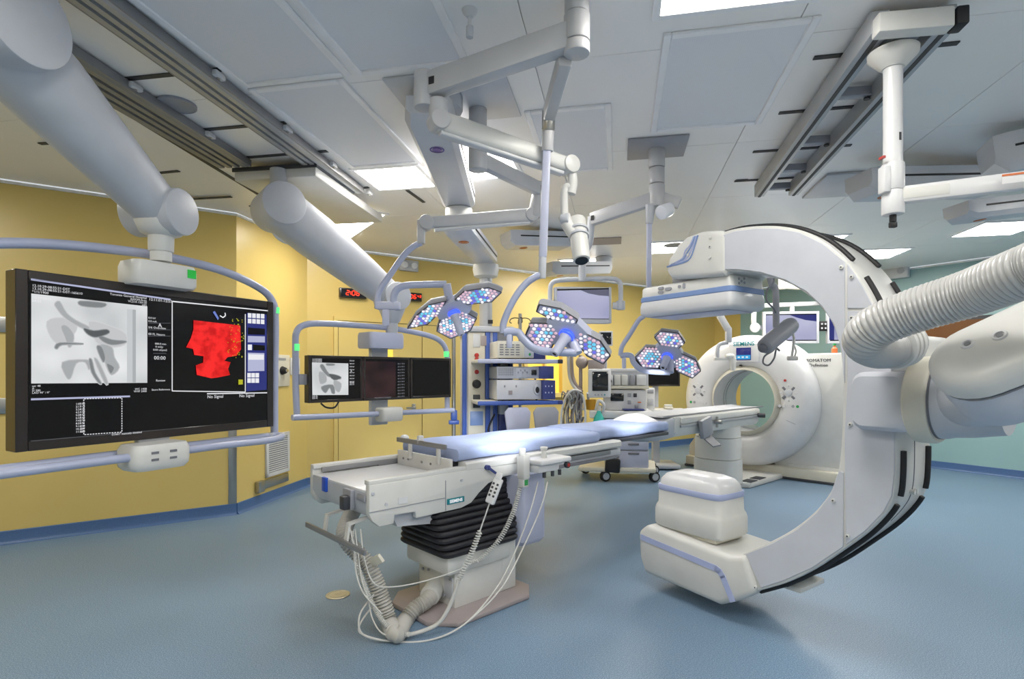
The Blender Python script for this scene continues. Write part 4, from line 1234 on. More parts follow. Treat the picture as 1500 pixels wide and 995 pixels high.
def part(t, nm, m, fn):
    g = G(); fn(g); o = obj(nm, g, m, t, smooth=False)
    if nm in ('screen_text', 'speckle', 'dashed_frame', 'divider_lines', 'window_outline'): o['kind'] = 'stuff'
    return o

# ------------------------------------------------------------------ large display
BL = V((-2.166, 2.38, 0)); BR = V((-1.544, 3.53, 0))
bp = Plane(BL, BR - BL)
t, sc_, mid, W_, H_ = monitor('large_display', bp, V((BL.x, BL.y, 1.872)), V((BR.x, BR.y, 1.068)), .10, 'very large flat display showing a skull X-ray and a red head model', .045)
def z5(x, y): return (x / 2.688, 330 + y / 2.688)
def Z5(pts): return [z5(*p) for p in pts]
part(sc_, 'image_area', 's_xray', lambda g: bp.poly(g, [(45.8, 430), (215.8, 449), (215.8, 561), (45.8, 562)], .003))
XR = [('s_x4', [(185, 380), (245, 365), (300, 390), (290, 430), (240, 470), (200, 440)]), ('s_x4', [(350, 380), (440, 400), (495, 430), (490, 470), (430, 480), (380, 460)]),
      ('s_x1', [(215, 310), (235, 300), (262, 345), (300, 375), (350, 400), (340, 412), (290, 388), (250, 360), (225, 330)]), ('s_x2', [(315, 298), (415, 307), (400, 325), (320, 318)]),
      ('s_x1', [(240, 400), (262, 395), (290, 430), (285, 470), (270, 480), (255, 440)]), ('s_x2', [(215, 480), (235, 462), (320, 465), (320, 470), (245, 472), (225, 488)]),
      ('s_x3', [(330, 405), (370, 415), (420, 410), (430, 425), (390, 440), (365, 440), (340, 425)]), ('s_x2', [(385, 430), (440, 450), (495, 455), (490, 465), (440, 472), (400, 455)]),
      ('s_x1', [(245, 540), (340, 530), (355, 545), (350, 570), (335, 540), (300, 545), (280, 600), (262, 600)]), ('s_x2', [(350, 530), (362, 530), (375, 580), (400, 622), (388, 622), (360, 580)]),
      ('s_x1', [(395, 470), (440, 480), (450, 520), (470, 560), (440, 590), (420, 560), (405, 510)]), ('s_x2', [(380, 480), (400, 478), (415, 520), (405, 540)]), ('s_x2', [(420, 545), (450, 560), (435, 585)]),
      ('s_x1', [(372, 530), (382, 528), (400, 560), (425, 620), (412, 621)]), ('s_x4', [(500, 330), (522, 332), (522, 620), (500, 620)]), ('s_x1', [(522, 332), (535, 333), (535, 620), (522, 620)])]
GREY = {'s_x4': 19, 's_x1': 15, 's_x2': 9, 's_x3': 3}
def closed_smooth(pts, k=3):
    n = len(pts); out = []
    for i in range(n):
        p0, p1, p2, p3 = [V(pts[(i + j) % n] + (0,)) for j in (-1, 0, 1, 2)]
        for j in range(k):
            t_ = j / k
            q = 0.5 * ((2 * p1) + (p2 - p0) * t_ + (2 * p0 - 5 * p1 + 4 * p2 - p3) * t_ * t_ + (3 * p1 - p0 - 3 * p2 + p3) * t_ ** 3)
            out.append((q.x, q.y))
    return out
def soft_shadow(scn, pl, pts, conv, m, k0, bg=21, steps=5, grow=2.2):
    """X-ray shadow with a soft edge: nested outlines stepping from the background grey to the core grey"""
    ps = closed_smooth(pts); n = len(ps)
    area = sum(ps[i][0] * ps[(i + 1) % n][1] - ps[(i + 1) % n][0] * ps[i][1] for i in range(n))
    sg = 1 if area > 0 else -1
    for j in range(steps):
        off = grow * (steps - 1 - 2 * j) / steps * 1.6
        q = []
        for i in range(n):
            a, b = ps[i - 1], ps[(i + 1) % n]
            dx_, dy_ = b[0] - a[0], b[1] - a[1]; l_ = math.hypot(dx_, dy_) or 1
            q.append((ps[i][0] + sg * dy_ / l_ * off, ps[i][1] - sg * dx_ / l_ * off))
        gi = round(bg + (GREY[m] - bg) * (j + 1) / steps)
        part(scn, 'xray_shadow', 's_g%d' % gi, lambda g: pl.poly(g, conv(q), .0040 + (25 - gi) * .00025 + k0 * .02))
for i, (m, p) in enumerate(XR):
    if p[0][0] >= 500: part(sc_, 'xray_shadow', m, lambda g: bp.poly(g, Z5(p), .0036 + .00002 * i))
    else: soft_shadow(sc_, bp, p, Z5, m, .0004 * i)
for pq in ([(122, 213), (672, 293)], [(122, 686), (512, 674)]):
    part(sc_, 'title_line', 's_lav', lambda g: bp.line(g, Z5(pq), 2.6))
part(sc_, 'window_outline', 's_white', lambda g: (bp.line(g, Z5([(678, 300), (678, 653), (966, 657), (966, 350)]), 1.3), bp.line(g, Z5([(678, 300), (1055, 337)]), 1.6), bp.line(g, Z5([(815, 664), (1052, 660)]), 1.5)))
HEADP = [(762, 374), (850, 384), (946, 395), (949, 488), (932, 514), (896, 520), (884, 534), (908, 540), (898, 566), (906, 590), (862, 599), (832, 603), (775, 590), (771, 552), (800, 541), (801, 516), (765, 511), (760, 488), (733, 481), (752, 444), (762, 410)]
part(sc_, 'head_model', 's_head', lambda g: bp.poly(g, Z5(HEADP), .004))
def dots(g):
    random.seed(3)
    for i in range(60):
        x, y = random.uniform(895, 960), random.uniform(365, 520); bp.poly(g, Z5([(x, y), (x + 3, y), (x + 3, y + 3), (x, y + 3)]), .006)
part(sc_, 'speckle', 's_yellow', dots)
part(sc_, 'side_toolbar', 's_navy', lambda g: bp.poly(g, Z5([(972, 345), (1050, 352), (1050, 648), (970, 655)]), .0035))
def tb(pts, m, nm='tool_button', off=.005): part(sc_, nm, m, lambda g: bp.poly(g, Z5(pts), off))
for r in range(2):
    for c in range(4):
        x, y = 976 + c * 17, 346 + r * 22 + c * 1.0
        tb([(x, y), (x + 14, y + 1), (x + 14, y + 19), (x, y + 18)], 's_white')
tb([(976, 403), (1043, 408), (1043, 432), (976, 430)], 's_black'); tb([(976, 436), (1043, 438), (1043, 462), (976, 461)], 's_lav')
tb([(976, 470), (992, 470), (992, 492), (976, 492)], 's_white'); tb([(996, 470), (1043, 474), (1043, 494), (996, 493)], 's_black')
tb([(976, 502), (1041, 504), (1041, 574), (976, 576)], 's_lav'); tb([(978, 508), (1039, 510), (1039, 530), (978, 530)], 's_white', off=.006)
for r in range(2):
    for c in range(3):
        x, y = 974 + c * 16, 582 + r * 21; tb([(x, y), (x + 14, y), (x + 14, y + 18), (x, y + 18)], 's_white')
tb([(939, 608), (956, 608), (956, 627), (939, 628)], 's_yellow')
tb([(838, 342), (846, 338), (862, 366), (858, 374)], 's_blue'); part(sc_, 'rotate_mark', 's_white', lambda g: bp.line(g, Z5([(866, 356), (878, 364), (888, 356), (886, 345)]), 1.6, .006))
def texts(g):
    T = lambda s, x, y, h, al='LEFT': bp.text(g, s, *z5(x, y), h / 2.688, .0115, al)
    T('No Signal', 816, 682, 13); T('No Signal', 942, 678, 13)
    T('Toronto General Hospital', 578, 291, 9, 'RIGHT'); T('AXIOM-Artis', 578, 301, 8, 'RIGHT'); T('VC21A 120130', 578, 310, 8, 'RIGHT'); T('HFS', 578, 320, 8, 'RIGHT')
    for i, s in enumerate(('12.10.29-08:55:21-DST', '13.10.29-08:55:21-DST-165610', '*1/1/1900', '', '10/29/2013', '08:55')):
        T(s, 126, 241 + i * 11 + i, 10)
    T('12:11:01-12:57', 586, 296, 11)
    for s, x, y, h in (('0.0 kV', 584, 368, 8), ('0.0 mA', 584, 381, 8), ('A', 622, 402, 17), ('5/6 Overview', 584, 406, 9), ('00 FL Neuro', 584, 432, 9), ('000.0 min', 610, 470, 8), ('0 mGy', 612, 482, 8), ('0.00 uGym2', 603, 494, 8), ('00:00', 606, 529, 15), ('Review', 614, 616, 9), ('Store Reference', 597, 652, 8)):
        T(s, x, y, h)
    for i, s in enumerate(('ser 48', 'A', 'D 580', 'LAO 90° / 0°')): T(s, 126, 637 + i * 9, 8)
    T('WC 1408', 578, 648, 8, 'RIGHT'); T('WW 2400', 578, 657, 8, 'RIGHT'); T('START manually disabled', 440, 829, 8)
    for i in range(11): T('%d:%02d' % (i + 1, (i * 17) % 60), 298, 708 + i * 11, 8); T('%d' % (100 + i * 13), 316, 707 + i * 11, 8)
part(sc_, 'screen_text', 's_white', texts)
def dash(g):
    for a, b in (((330, 684), (480, 680)), ((480, 680), (480, 815)), ((480, 815), (330, 825)), ((330, 825), (330, 684))):
        n = 14
        for i in range(n):
            p = [(a[0] + (b[0] - a[0]) * q, a[1] + (b[1] - a[1]) * q) for q in ((i + .15) / n, (i + .75) / n)]
            bp.line(g, Z5(p), 1.1, .005)
part(sc_, 'dashed_frame', 's_white', dash)
part(sc_, 'divider_lines', 's_dim', lambda g: [bp.line(g, Z5(p), .8, .004) for p in ([(122, 850), (705, 800)], [(584, 386), (672, 386)], [(584, 412), (672, 412)], [(584, 437), (672, 437)], [(603, 505), (655, 505)])])
# its ceiling boom: arm, joints, bow frame, handle bars, control box
t = thing('display_boom', 'heavy white ceiling arm and bow frame carrying the large display', 'display arm', V((-1.9, 2.9, 1.0)))
jA = P(-22, 30, 2.02); jB = P(236, 312, 2.86)
hz = (jB - jA); hz.z = 0; hz.normalize(); jx = V((hz.y, -hz.x, 0))
def arm_sec(r, flat=.75):
    return [(math.cos(2 * PI * i / 28) * r, math.sin(2 * PI * i / 28) * r * (1 if math.sin(2 * PI * i / 28) < 0 else 1)) for i in range(28)]
ad1 = (jB - jA).normalized(); up1 = jx.cross(ad1)
g = G(); rings = []
for q, r in ((0, .15), (.25, .155), (.7, .125), (1, .105)):
    c = jA.lerp(jB, q); rings.append([c + jx * x + up1 * y for x, y in superell(r, r * 1.02, 32, 2.5)])
g.loft(rings); obj('spring_arm', g, 'palegrey', t)
g = G(); a_, b_ = jA.lerp(jB, .12), jA.lerp(jB, .97); g.sweep([a_ - jx * .13 + up1 * .06, b_ - jx * .085 + up1 * .05], .0025, 6); obj('arm_seam', g, 'midgrey', t)
g = G(); g.cyl(jA - jx * .17, jA + jx * .19, .175, n=40, bev=.012); obj('shoulder_joint', g, 'palegrey', t)
g = G(); g.tube([jA, V((jA.x - .02, jA.y - .05, CEIL - .02))], .13, 24); obj('ceiling_column', g, 'palegrey', t)
g = G(); g.lathe([(0, 0), (.24, 0), (.24, -.03), (.15, -.07), (0, -.07)], (jA.x - .02, jA.y - .05, CEIL), (0, 0, 1), 32); obj('ceiling_flange', g, 'white', t)
g = G(); g.cyl(jB - jx * .15, jB + jx * .13, .12, n=36, bev=.01); obj('elbow_joint', g, 'palegrey', t)
nb = V((jB.x, jB.y, 0))
g = G(); g.lathe([(.12, jB.z - .02), (.125, jB.z - .06), (.095, jB.z - .11), (.06, jB.z - .125), (.058, jB.z - .20), (.055, jB.z - .205), (0, jB.z - .205)], nb, (0, 0, 1), 32); obj('elbow_cup', g, 'offwhite', t)
zb_ = P(230, 383, 2.95).z
g = G(); g.cyl(nb + Z * (jB.z - .2), nb + Z * (zb_ - .02), .05, n=28); obj('neck', g, 'offwhite', t)
bx_ = bp.at(230, 402, .0); ba = math.atan2(bp.D.y, bp.D.x)
cbx = V((nb.x, nb.y, 0)) * .4 + V((bx_.x, bx_.y, 0)) * .6
g = G(); g.loft([[V((cbx.x, cbx.y, 0)) + bp.D * x * f + bp.n * y * f + Z * z for x, y in rrect(.33, .2, .05, 4)] for f, z in ((.92, 1.865), (1, 1.885), (1, 1.955), (.94, 1.985))]); hb_ = obj('swivel_box', g, 'offwhite', t)
g = G(); q = cbx + bp.D * .165 * .7 + bp.n * .102 + Z * 1.945; g.box(q, (.045, .004, .045), ba); obj('green_mark', g, 'greenmark', hb_)
g = G(); g.box(cbx + Z * 1.5 - bp.n * .06, (.16, .05, .9), ba, .008); obj('spine', g, 'palegrey', t)
of = -.045
fp = [bp.at(-90, 362, of), bp.at(-30, 357, of), bp.at(60, 357, of), bp.at(150, 364, of), bp.at(240, 376, of), bp.at(320, 395, of), bp.at(375, 419, of), bp.at(398, 440, of), bp.at(403, 470, of), bp.at(402, 560, of), bp.at(402, 640, of)]
g = G(); g.tube(fp, .024, 14); obj('bow_tube', g, 'tube', t)
g = G(); q = bp.at(403.5, 455, of); g.cyl(q - Z * .02, q + Z * .02, .026, n=14); obj('green_ring', g, 'greenled', t)
hb1 = [bp.at(-120, 703, -.05), bp.at(0, 688, -.05), bp.at(200, 662, -.05), bp.at(330, 646, -.05), bp.at(392, 639, -.04), bp.at(410, 638, .0), bp.at(412, 640, .05), bp.at(395, 645, .09), bp.at(330, 652, .10), bp.at(225, 666, .10), bp.at(0, 695, .10), bp.at(-120, 712, .10)]
g = G(); g.tube(hb1, .021, 14); obj('handle_bar', g, 'tube', t)
q = bp.at(226, 664, .06)
g = G(); g.loft([[q + bp.D * x * f + bp.n * y * f + Z * z for x, y in rrect(.29, .2, .05, 4)] for f, z in ((.85, -.075), (.98, -.055), (1, -.03), (1, .03), (.9, .055))]); cb_ = obj('control_box', g, 'offwhite', t)
for i in range(4):
    g = G(); g.box(q + bp.D * (-.05 + .09 * (i % 2)) + bp.n * .101 + Z * (.015 - .035 * (i // 2)), (.035, .003, .012), ba); obj('control_symbol', g, 'midgrey', cb_)
for px in (-60, 395):
    g = G(); c = bp.at(px, 641 if px > 0 else 700, -.045); g.cyl(c - Z * .03, c + Z * .03, .03, n=16, bev=.004); obj('tube_joint', g, 'palegrey', t)

# ------------------------------------------------------------------ triple monitor boom
ML = V((-1.517, 4.06, 0)); MR = V((-.562, 5.05, 0))
mp = Plane(ML, MR - ML)
zt, zb2 = 1.545, 1.187
LM = (MR - ML).length; mw = LM / 3
trip = []
for i, lb in enumerate(('left monitor of three in a row, showing a skull X-ray', 'middle monitor of three in a row, showing a dim brownish picture', 'right monitor of three in a row, screen black')):
    a = ML + mp.D * (mw * i + .003); b = ML + mp.D * (mw * (i + 1) - .003)
    trip.append(monitor('flat_monitor', mp, V((a.x, a.y, zt)), V((b.x, b.y, zb2)), .07, lb, .022, group='three monitors on the second boom'))
def z6(x, y): return (380 + x / 3.209, 330 + y / 3.209)
def Z6(p): return [z6(*q) for q in p]
s1_ = trip[0][1]
part(s1_, 'image_area', 's_xray', lambda g: mp.poly(g, Z6([(247, 645), (418, 650), (418, 798), (249, 799)]), .003))
for i, (m, p) in enumerate((('s_x2', [(285, 665), (300, 655), (330, 700), (380, 715), (375, 725), (320, 710)]), ('s_x3', [(325, 700), (365, 705), (385, 718), (350, 728)]), ('s_x2', [(290, 760), (345, 750), (355, 790), (340, 790), (330, 765), (310, 790)]), ('s_x1', [(280, 690), (310, 700), (315, 735), (285, 745)]), ('s_x1', [(350, 730), (385, 745), (375, 785), (355, 770)]), ('s_x2', [(315, 650), (352, 652), (350, 660), (318, 660)]))):
    soft_shadow(s1_, mp, p, Z6, m, .0004 * i, steps=4, grow=1.6)
def t6(g):
    T = lambda s, x, y, h, al='LEFT': mp.text(g, s, *z6(x, y), h / 3.209, .005, al)
    for i in range(3): T('12.10.29-08:55', 248, 632 + i * 6, 6)
    for i in range(9): T('00.0 kV', 424, 640 + i * 14, 6)
    T('A', 428, 690, 9); T('00:00', 424, 745, 8)
    for i in range(3): T('LAO 90', 248, 806 + i * 6, 6)
part(s1_, 'screen_text', 's_white', t6)
s2_ = trip[1][1]
part(s2_, 'image_area', 's_brown', lambda g: mp.poly(g, Z6([(485, 640), (640, 642), (640, 810), (485, 815)]), .003))
def t7(g):
    T = lambda s, x, y, h: mp.text(g, s, *z6(x, y), h / 3.209, .005)
    for i in range(12): T('00 0', 650, 655 + i * 14, 7); T('00 0', 668, 654 + i * 14, 7)
    T('XR21 MANUAL DISABLED', 540, 815, 6)
part(s2_, 'screen_text', 's_grey', t7)
t = thing('display_boom', 'white ceiling arm and bow frame carrying the row of three monitors', 'display arm', V((-1.04, 4.6, 1.0)))
# carriage on the rails
g = G(); cc = V((-1.74, 4.42, 0))
cj = P(408, 304, 4.05)
M4 = frame((cc.x, cc.y, 0), (math.cos(R(9)), -math.sin(R(9)), 0), (math.sin(R(9)), math.cos(R(9)), 0))
g = G(M4); g.box((.03, .27, CEIL - .105), (.66, 1.26, .075), None, .012); g.box((.02, .27, CEIL - .06), (.5, 1.1, .03), None, .004); obj('rail_carriage', g, 'offwhite', t)
g = G(M4); g.box((.03, -.365, CEIL - .062), (.68, .012, .03), None, .002); obj('carriage_plate', g, 'darkgrey', t)
g = G(); g.cyl(V((cj.x, cj.y, CEIL - .08)), V((cj.x, cj.y, cj.z)), .06, n=24); obj('column', g, 'palegrey', t)
cjB = P(574, 436, 4.62)
hz = (cjB - cj); hz.z = 0; hz.normalize(); jx2 = V((hz.y, -hz.x, 0)); ad2 = (cjB - cj).normalized(); up2 = jx2.cross(ad2)
g = G(); g.loft([[cj.lerp(cjB, q) + jx2 * x + up2 * y for x, y in superell(r, r * 1.05, 32, 3.0)] for q, r in ((0, .155), (.3, .158), (.75, .128), (1, .10))]); obj('spring_arm', g, 'palegrey', t)
g = G(); g.cyl(cj - jx2 * .19, cj + jx2 * .16, .155, n=36, bev=.01); obj('shoulder_joint', g, 'palegrey', t)
g = G(); g.cyl(cjB - jx2 * .13, cjB + jx2 * .13, .118, n=36, bev=.01); obj('elbow_joint', g, 'palegrey', t)
g = G(); q = cj - jx2 * .2; g.tube([q - Z * .10, q - Z * .17 + hz * .05, q - Z * .20 + hz * .13, q - Z * .17 + hz * .2], .02, 8); obj('cable_wrap', g, 'ledoff', t)
nb = V((cjB.x, cjB.y, 0))
g = G(); g.lathe([(.10, cjB.z - .04), (.11, cjB.z - .10), (.07, cjB.z - .2), (.05, cjB.z - .22), (.05, 1.74), (0, 1.74)], nb, (0, 0, 1), 28); obj('neck', g, 'palegrey', t)
ma = math.atan2(mp.D.y, mp.D.x)
q = mp.at(558, 498, -.06); mb = V((q.x, q.y, 0))
g = G(); g.loft([[mb + mp.D * x * f + mp.n * y * f + Z * z for x, y in rrect(.33, .22, .03, 3)] for f, z in ((.95, 1.615), (1, 1.63), (1, 1.72), (.95, 1.745))]); obj('swivel_box', g, 'lavender', t)
g = G(); g.box(mb + Z * 1.35 - mp.n * .04, (.16, .05, .75), ma, .008); obj('spine', g, 'palegrey', t)
o2 = -.05
fp = [mp.at(*q, o2) for q in ((435, 608), (433, 560), (433, 510), (434, 488), (444, 477), (470, 474), (540, 478), (580, 482), (625, 491), (645, 500), (654, 515), (655, 540), (655, 602))]
g = G(); g.tube(fp, .024, 14); obj('bow_tube', g, 'tube', t)
for px, py in ((433.5, 509), (654, 519)):
    g = G(); c = mp.at(px, py, o2); g.cyl(c - Z * .025, c + Z * .025, .026, n=14); obj('green_ring', g, 'greenled', t)
g = G(); g.tube([mp.at(428, 612, .06), mp.at(500, 609, .06), mp.at(600, 604, .06), mp.at(664, 601, .06)], .022, 14); obj('handle_bar', g, 'tube', t)
for px, py in ((432, 611), (656, 602)):
    g = G(); g.tube([mp.at(px, py, .06), mp.at(px, py, -.05)], .02, 10); obj('tube_joint', g, 'palegrey', t)
q = mp.at(570, 606, .07)
g = G(); g.loft([[q + mp.D * x * f + mp.n * y * f + Z * z for x, y in rrect(.2, .14, .03, 3)] for f, z in ((.9, -.06), (1, -.045), (1, .04), (.9, .052))]); obj('control_box', g, 'offwhite', t)
g = G(); g.bar(mp.at(436, 556, -.05), mp.at(452, 556, -.05), .05, .08, .005); obj('side_bracket', g, 'greyplastic', t)
g = G(); g.tube([mp.at(470, 591, -.03), mp.at(478, 597, -.03), mp.at(490, 597, -.03), mp.at(496, 589, -.03)], .007, 8); obj('loose_cable', g, 'darkcable', t)
# ------------------------------------------------------------------ ceiling beams of the supply pendants
def beam_parts(t, a, b, wd, ht, ring=None, trim=True, nm='beam', tip=.06):
    """box beam from a to b (centre line), chamfered near end, black side trim, ring mark underneath"""
    a = V(a); b = V(b); d = (b - a); L = d.length; d.normalize(); x = d.cross(Z).normalized()
    M = frame(a, x, d)
    g = G(M)
    sec = [(-wd / 2, -ht * .25), (-wd / 2 + .03, -ht / 2), (wd / 2 - .03, -ht / 2), (wd / 2, -ht * .25), (wd / 2, ht / 2), (-wd / 2, ht / 2)]
    g.loft([[V((u * f, y, z * f2 + (ht * .5 * (1 - f2)))) for u, z in sec] for y, f, f2 in ((-tip, .86, .7), (0, 1, 1), (L, 1, 1), (L + tip * .6, .9, .8))])
    o = obj(nm, g, 'beam', t)
    if trim:
        for s in (-1, 1):
            g = G(M); g.box((s * (wd / 2 + .001), L * .52, ht * .12), (.006, L * .9, .014)); obj('trim_line', g, 'rubber', o)
    if ring:
        q = V((0, ring[1], -ht / 2 - .001))
        g = G(M); g.lathe([(.037, 0), (.044, 0), (.044, -.003), (.037, -.003)], q, (0, 0, 1), 28); obj('ring_mark', g, ring[0], o)
        g = G(M); g.lathe([(0, 0), (.028, 0), (.028, -.003), (0, -.003)], q, (0, 0, 1), 24); obj('ring_dot', g, ring[0], o)
    return o
t = thing('equipment_pendant', 'supply pendant with purple and orange ringed beams and equipment tower', 'equipment pendant', V((-.27, 5.6, .6)))
c = V((-.43, 3.05, 0))
g = G(); g.box((-.32, 3.14, CEIL - .008), (.66, .56, .012), W11, .003); obj('ceiling_plate', g, 'beam', t)
g = G(); g.cyl((c.x, c.y + .05, CEIL - .012), (c.x, c.y + .05, CEIL - .10), .15, n=36, bev=.01); obj('ceiling_bearing', g, 'palegrey', t)
beam_parts(t, (-.455, 2.98, CEIL - .17), (-.43, 4.42, CEIL - .19), .26, .14, ('purple', .30), nm='upper_beam')
q0 = V((-.43, 4.42, 0))
g = G(); g.cyl(q0 + Z * (CEIL - .26), q0 + Z * (CEIL - .36), .11, n=32, bev=.01); obj('beam_bearing', g, 'offwhite', t)
q1 = V((-.27, 5.62, 0))
beam_parts(t, q0 + Z * (CEIL - .42), q1 + Z * (CEIL - .42), .24, .13, ('orange', .18), nm='lower_beam')
zc_ = CEIL - .48
g = G(); g.lathe([(.13, zc_), (.135, zc_ - .05), (.12, zc_ - .12), (.07, zc_ - .14), (0, zc_ - .14)], q1, (0, 0, 1), 36); obj('drop_bearing', g, 'offwhite', t)
g = G(); g.cyl(q1 + Z * (zc_ - .13), q1 + Z * 1.85, .066, n=32); obj('drop_column', g, 'alu', t)
g = G(); g.box(q1 + V((.05, -.065, 1.93)), (.05, .004, .04)); obj('column_label', g, 'rubber', t)
# tower
TWM = Matrix.Translation(q1) @ Matrix.Rotation(R(14), 4, 'Z')
g = G(TWM); g.box((-.02, 0, 1.845), (.56, .42, .06), None, .02); obj('tower_cap', g, 'palegrey', t)
g = G(TWM); g.box((-.02, 0, 1.20), (.44, .34, 1.24), None, .01); tw = obj('tower_body', g, 'palegrey', t)
for x in (-.25, -.015, .06, .22):
    g = G(TWM); g.box((x, -.175, 1.2), (.045 if x != -.015 else .05, .03, 1.24), None, .008); obj('blue_strip', g, 'blue', tw)
g = G(TWM); g.box((-.13, -.178, 1.2), (.17, .02, 1.22), None, .004); fp_ = obj('socket_panel', g, 'cream', tw)
for z, nm, m, sz in ((1.73, 'wall_plate', 'white', (.07, .012, .13)), (1.30, 'valve', 'rubber', None), (1.13, 'switch_plate', 'darkgrey', (.07, .015, .13)), (.96, 'data_plate', 'bluestripe', (.13, .012, .14))):
    if sz: g = G(TWM); g.box((-.13, -.19, z), sz, None, .004)
    else: g = G(TWM); g.cyl((-.13, -.185, z), (-.13, -.25, z), .045, .035, 18, .006)
    obj(nm, g, m, fp_)
for z in (1.585, 1.545, 1.42):
    g = G(TWM); g.cyl((-.13, -.188, z), (-.13, -.205, z), .022, n=16, bev=.003); obj('red_socket', g, 'red', fp_)
g = G(TWM); g.box((-.06, -.187, 1.73), (.06, .01, .1), None, .003); obj('blank_plate', g, 'taupe', fp_)
g = G(TWM); g.box((.16, -.18, 1.72), (.14, .02, .16), None, .006); obj('dark_panel', g, 'midgrey', tw)
g = G(TWM); g.box((.17, -.20, .9), (.16, .06, .2), None, .01); obj('cable_box', g, 'navy', tw)
g = G(TWM); g.tube([(.05, -.2, 1.0), (-.02, -.24, .85), (.02, -.24, .7), (.12, -.22, .66)], .009, 8); obj('cable', g, 'darkcable', tw)
# shelves
SHZ = (1.52, 1.13)
for z in SHZ:
    g = G(TWM); g.box((.20, -.34, z), (.77, .46, .035), None, .008); sh = obj('shelf', g, 'cream', t)
    g = G(TWM); g.box((.20, -.575, z), (.78, .03, .04), None, .01); obj('shelf_edge', g, 'lavender' if z > 1.2 else 'blue', sh)
    g = G(TWM); g.cyl((.58, -.575, z), (.63, -.575, z), .02, n=12); obj('edge_cap', g, 'darkgrey' if z > 1.2 else 'navy', sh)
    g = G(TWM); g.box((.12, -.22, z - .07), (.06, .12, .12), None, .006); obj('shelf_bracket', g, 'palegrey', sh)
g = G(TWM); g.cyl((-.36, -.2, .62), (-.36, -.2, 1.76), .02, n=16); obj('guide_rod', g, 'steel', t)
g = G(TWM); g.box((-.36, -.22, 1.0), (.06, .06, .1), None, .01); g.box((-.36, -.22, .93), (.1, .05, .04), None, .008); obj('rod_clamp', g, 'blue', t)
# devices on the shelves
TWM0 = TWM
TWD = TWM @ Matrix.Translation(V((0.0, 0, .115))) @ Matrix.Diagonal((.74, 1, 1, 1))
def device(name, label, cat, x0, x1, y0, z0, h, front, m='offwhite'):
    """instrument case standing on a shelf, in tower coordinates; its front looks towards +x and the viewer"""
    t = thing(name, label, cat, TWD @ V(((x0 + x1) / 2, y0 + .18, z0)))
    g = G(TWD); g.box(((x0 + x1) / 2, y0 + .18, z0 + h / 2), (x1 - x0, .36, h), None, .008); b = obj('case', g, m, t)
    for f in (x0 + .05, x1 - .05):
        g = G(TWD); g.cyl((f, y0 + .06, z0), (f, y0 + .06, z0 - .012), .015, n=10); obj('foot', g, 'rubber', t)
    front(t, b)
    return t
def vents(t, b, x0, x1, z0, z1, y, rows, cols):
    for r in range(rows):
        for c in range(cols):
            g = G(TWD); xx = x0 + (x1 - x0) * (c + .5) / cols; zz = z0 + (z1 - z0) * (r + .5) / rows
            g.box((xx, y, zz), ((x1 - x0) / cols * .7, .004, (z1 - z0) / rows * .4)); obj('vent_slot', g, 'midgrey', b, smooth=False)
y_ = -.55
def f1(t, b):
    vents(t, b, .02, .30, 1.455, 1.57, y_ - .001, 5, 4)
    g = G(TWD); g.box((.53, y_ + .17, 1.5), (.22, .32, .15), None, .006); obj('dark_front', g, 'navy', t)
    g = G(TWD); g.box((.41, y_ - .004, 1.505), (.12, .01, .12), None, .003); pn = obj('panel', g, 'palegrey', b)
    g = G(TWD); g.cyl((.42, y_ - .008, 1.47), (.42, y_ - .016, 1.47), .014, n=12); obj('green_knob', g, 'green', pn)
device('light_source', 'cream light source box with dark front on the upper tower shelf', 'medical device', 0.0, .48, y_, 1.435, .16, f1, 'cream')
TWD = TWM @ Matrix.Translation(V((.02, 0, .165))) @ Matrix.Diagonal((.62, 1, 1, 1))
def f2(t, b):
    vents(t, b, -.02, .22, 1.22, 1.29, y_ - .001, 4, 8)
    g = G(TWD); g.box((.73, y_ + .10, 1.25), (.22, .28, .12), None, .006); obj('dark_front', g, 'navy', t)
    g = G(TWD); g.box((.36, y_ - .003, 1.25), (.2, .008, .1), None, .003); pn = obj('connector_panel', g, 'palegrey', b)
    for i in range(5):
        g = G(TWD); g.cyl((.29 + .035 * i, y_ - .006, 1.25 + .02 * (i % 2)), (.29 + .035 * i, y_ - .016, 1.25 + .02 * (i % 2)), .011, n=10); obj('socket', g, 'greyplastic', pn)
    g = G(TWD); g.box((.54, y_ - .004, 1.25), (.08, .008, .05), None, .002); obj('display', g, 'glass', b)
device('video_processor', 'flat grey video processor stacked on the larger unit', 'medical device', -.04, .64, y_, 1.19, .115, f2, 'palegrey')
def f3(t, b):
    g = G(TWD); g.box((.76, y_ + .08, 1.085), (.20, .26, .18), None, .006); dk = obj('dark_front', g, 'navy', t)
    for i in range(6):
        g = G(TWD); g.cyl((.70 + .05 * (i % 3), y_ - .052, 1.12 - .06 * (i // 3)), (.70 + .05 * (i % 3), y_ - .06, 1.12 - .06 * (i // 3)), .008, n=8); obj('key', g, 'lavender', dk)
    g = G(TWD); g.cyl((.58, y_ - .002, 1.085), (.58, y_ - .03, 1.085), .05, .045, 20, .006); p = obj('light_port', g, 'palegrey', b)
    g = G(TWD); g.cyl((.58, y_ - .028, 1.085), (.58, y_ - .035, 1.085), .03, n=18); obj('port_hole', g, 'rubber', p)
    for x in (.08, .26):
        g = G(TWD); g.cyl((x, y_, 1.12), (x, y_ - .006, 1.12), .012, n=10); obj('screw', g, 'greyplastic', b)
    g = G(TWD); g.box((.17, y_ - .002, 1.06), (.06, .004, .04)); obj('type_label', g, 'taupe', b)
device('light_source', 'larger white light source unit under the video processor', 'medical device', -.04, .66, y_, .995, .185, f3, 'white')
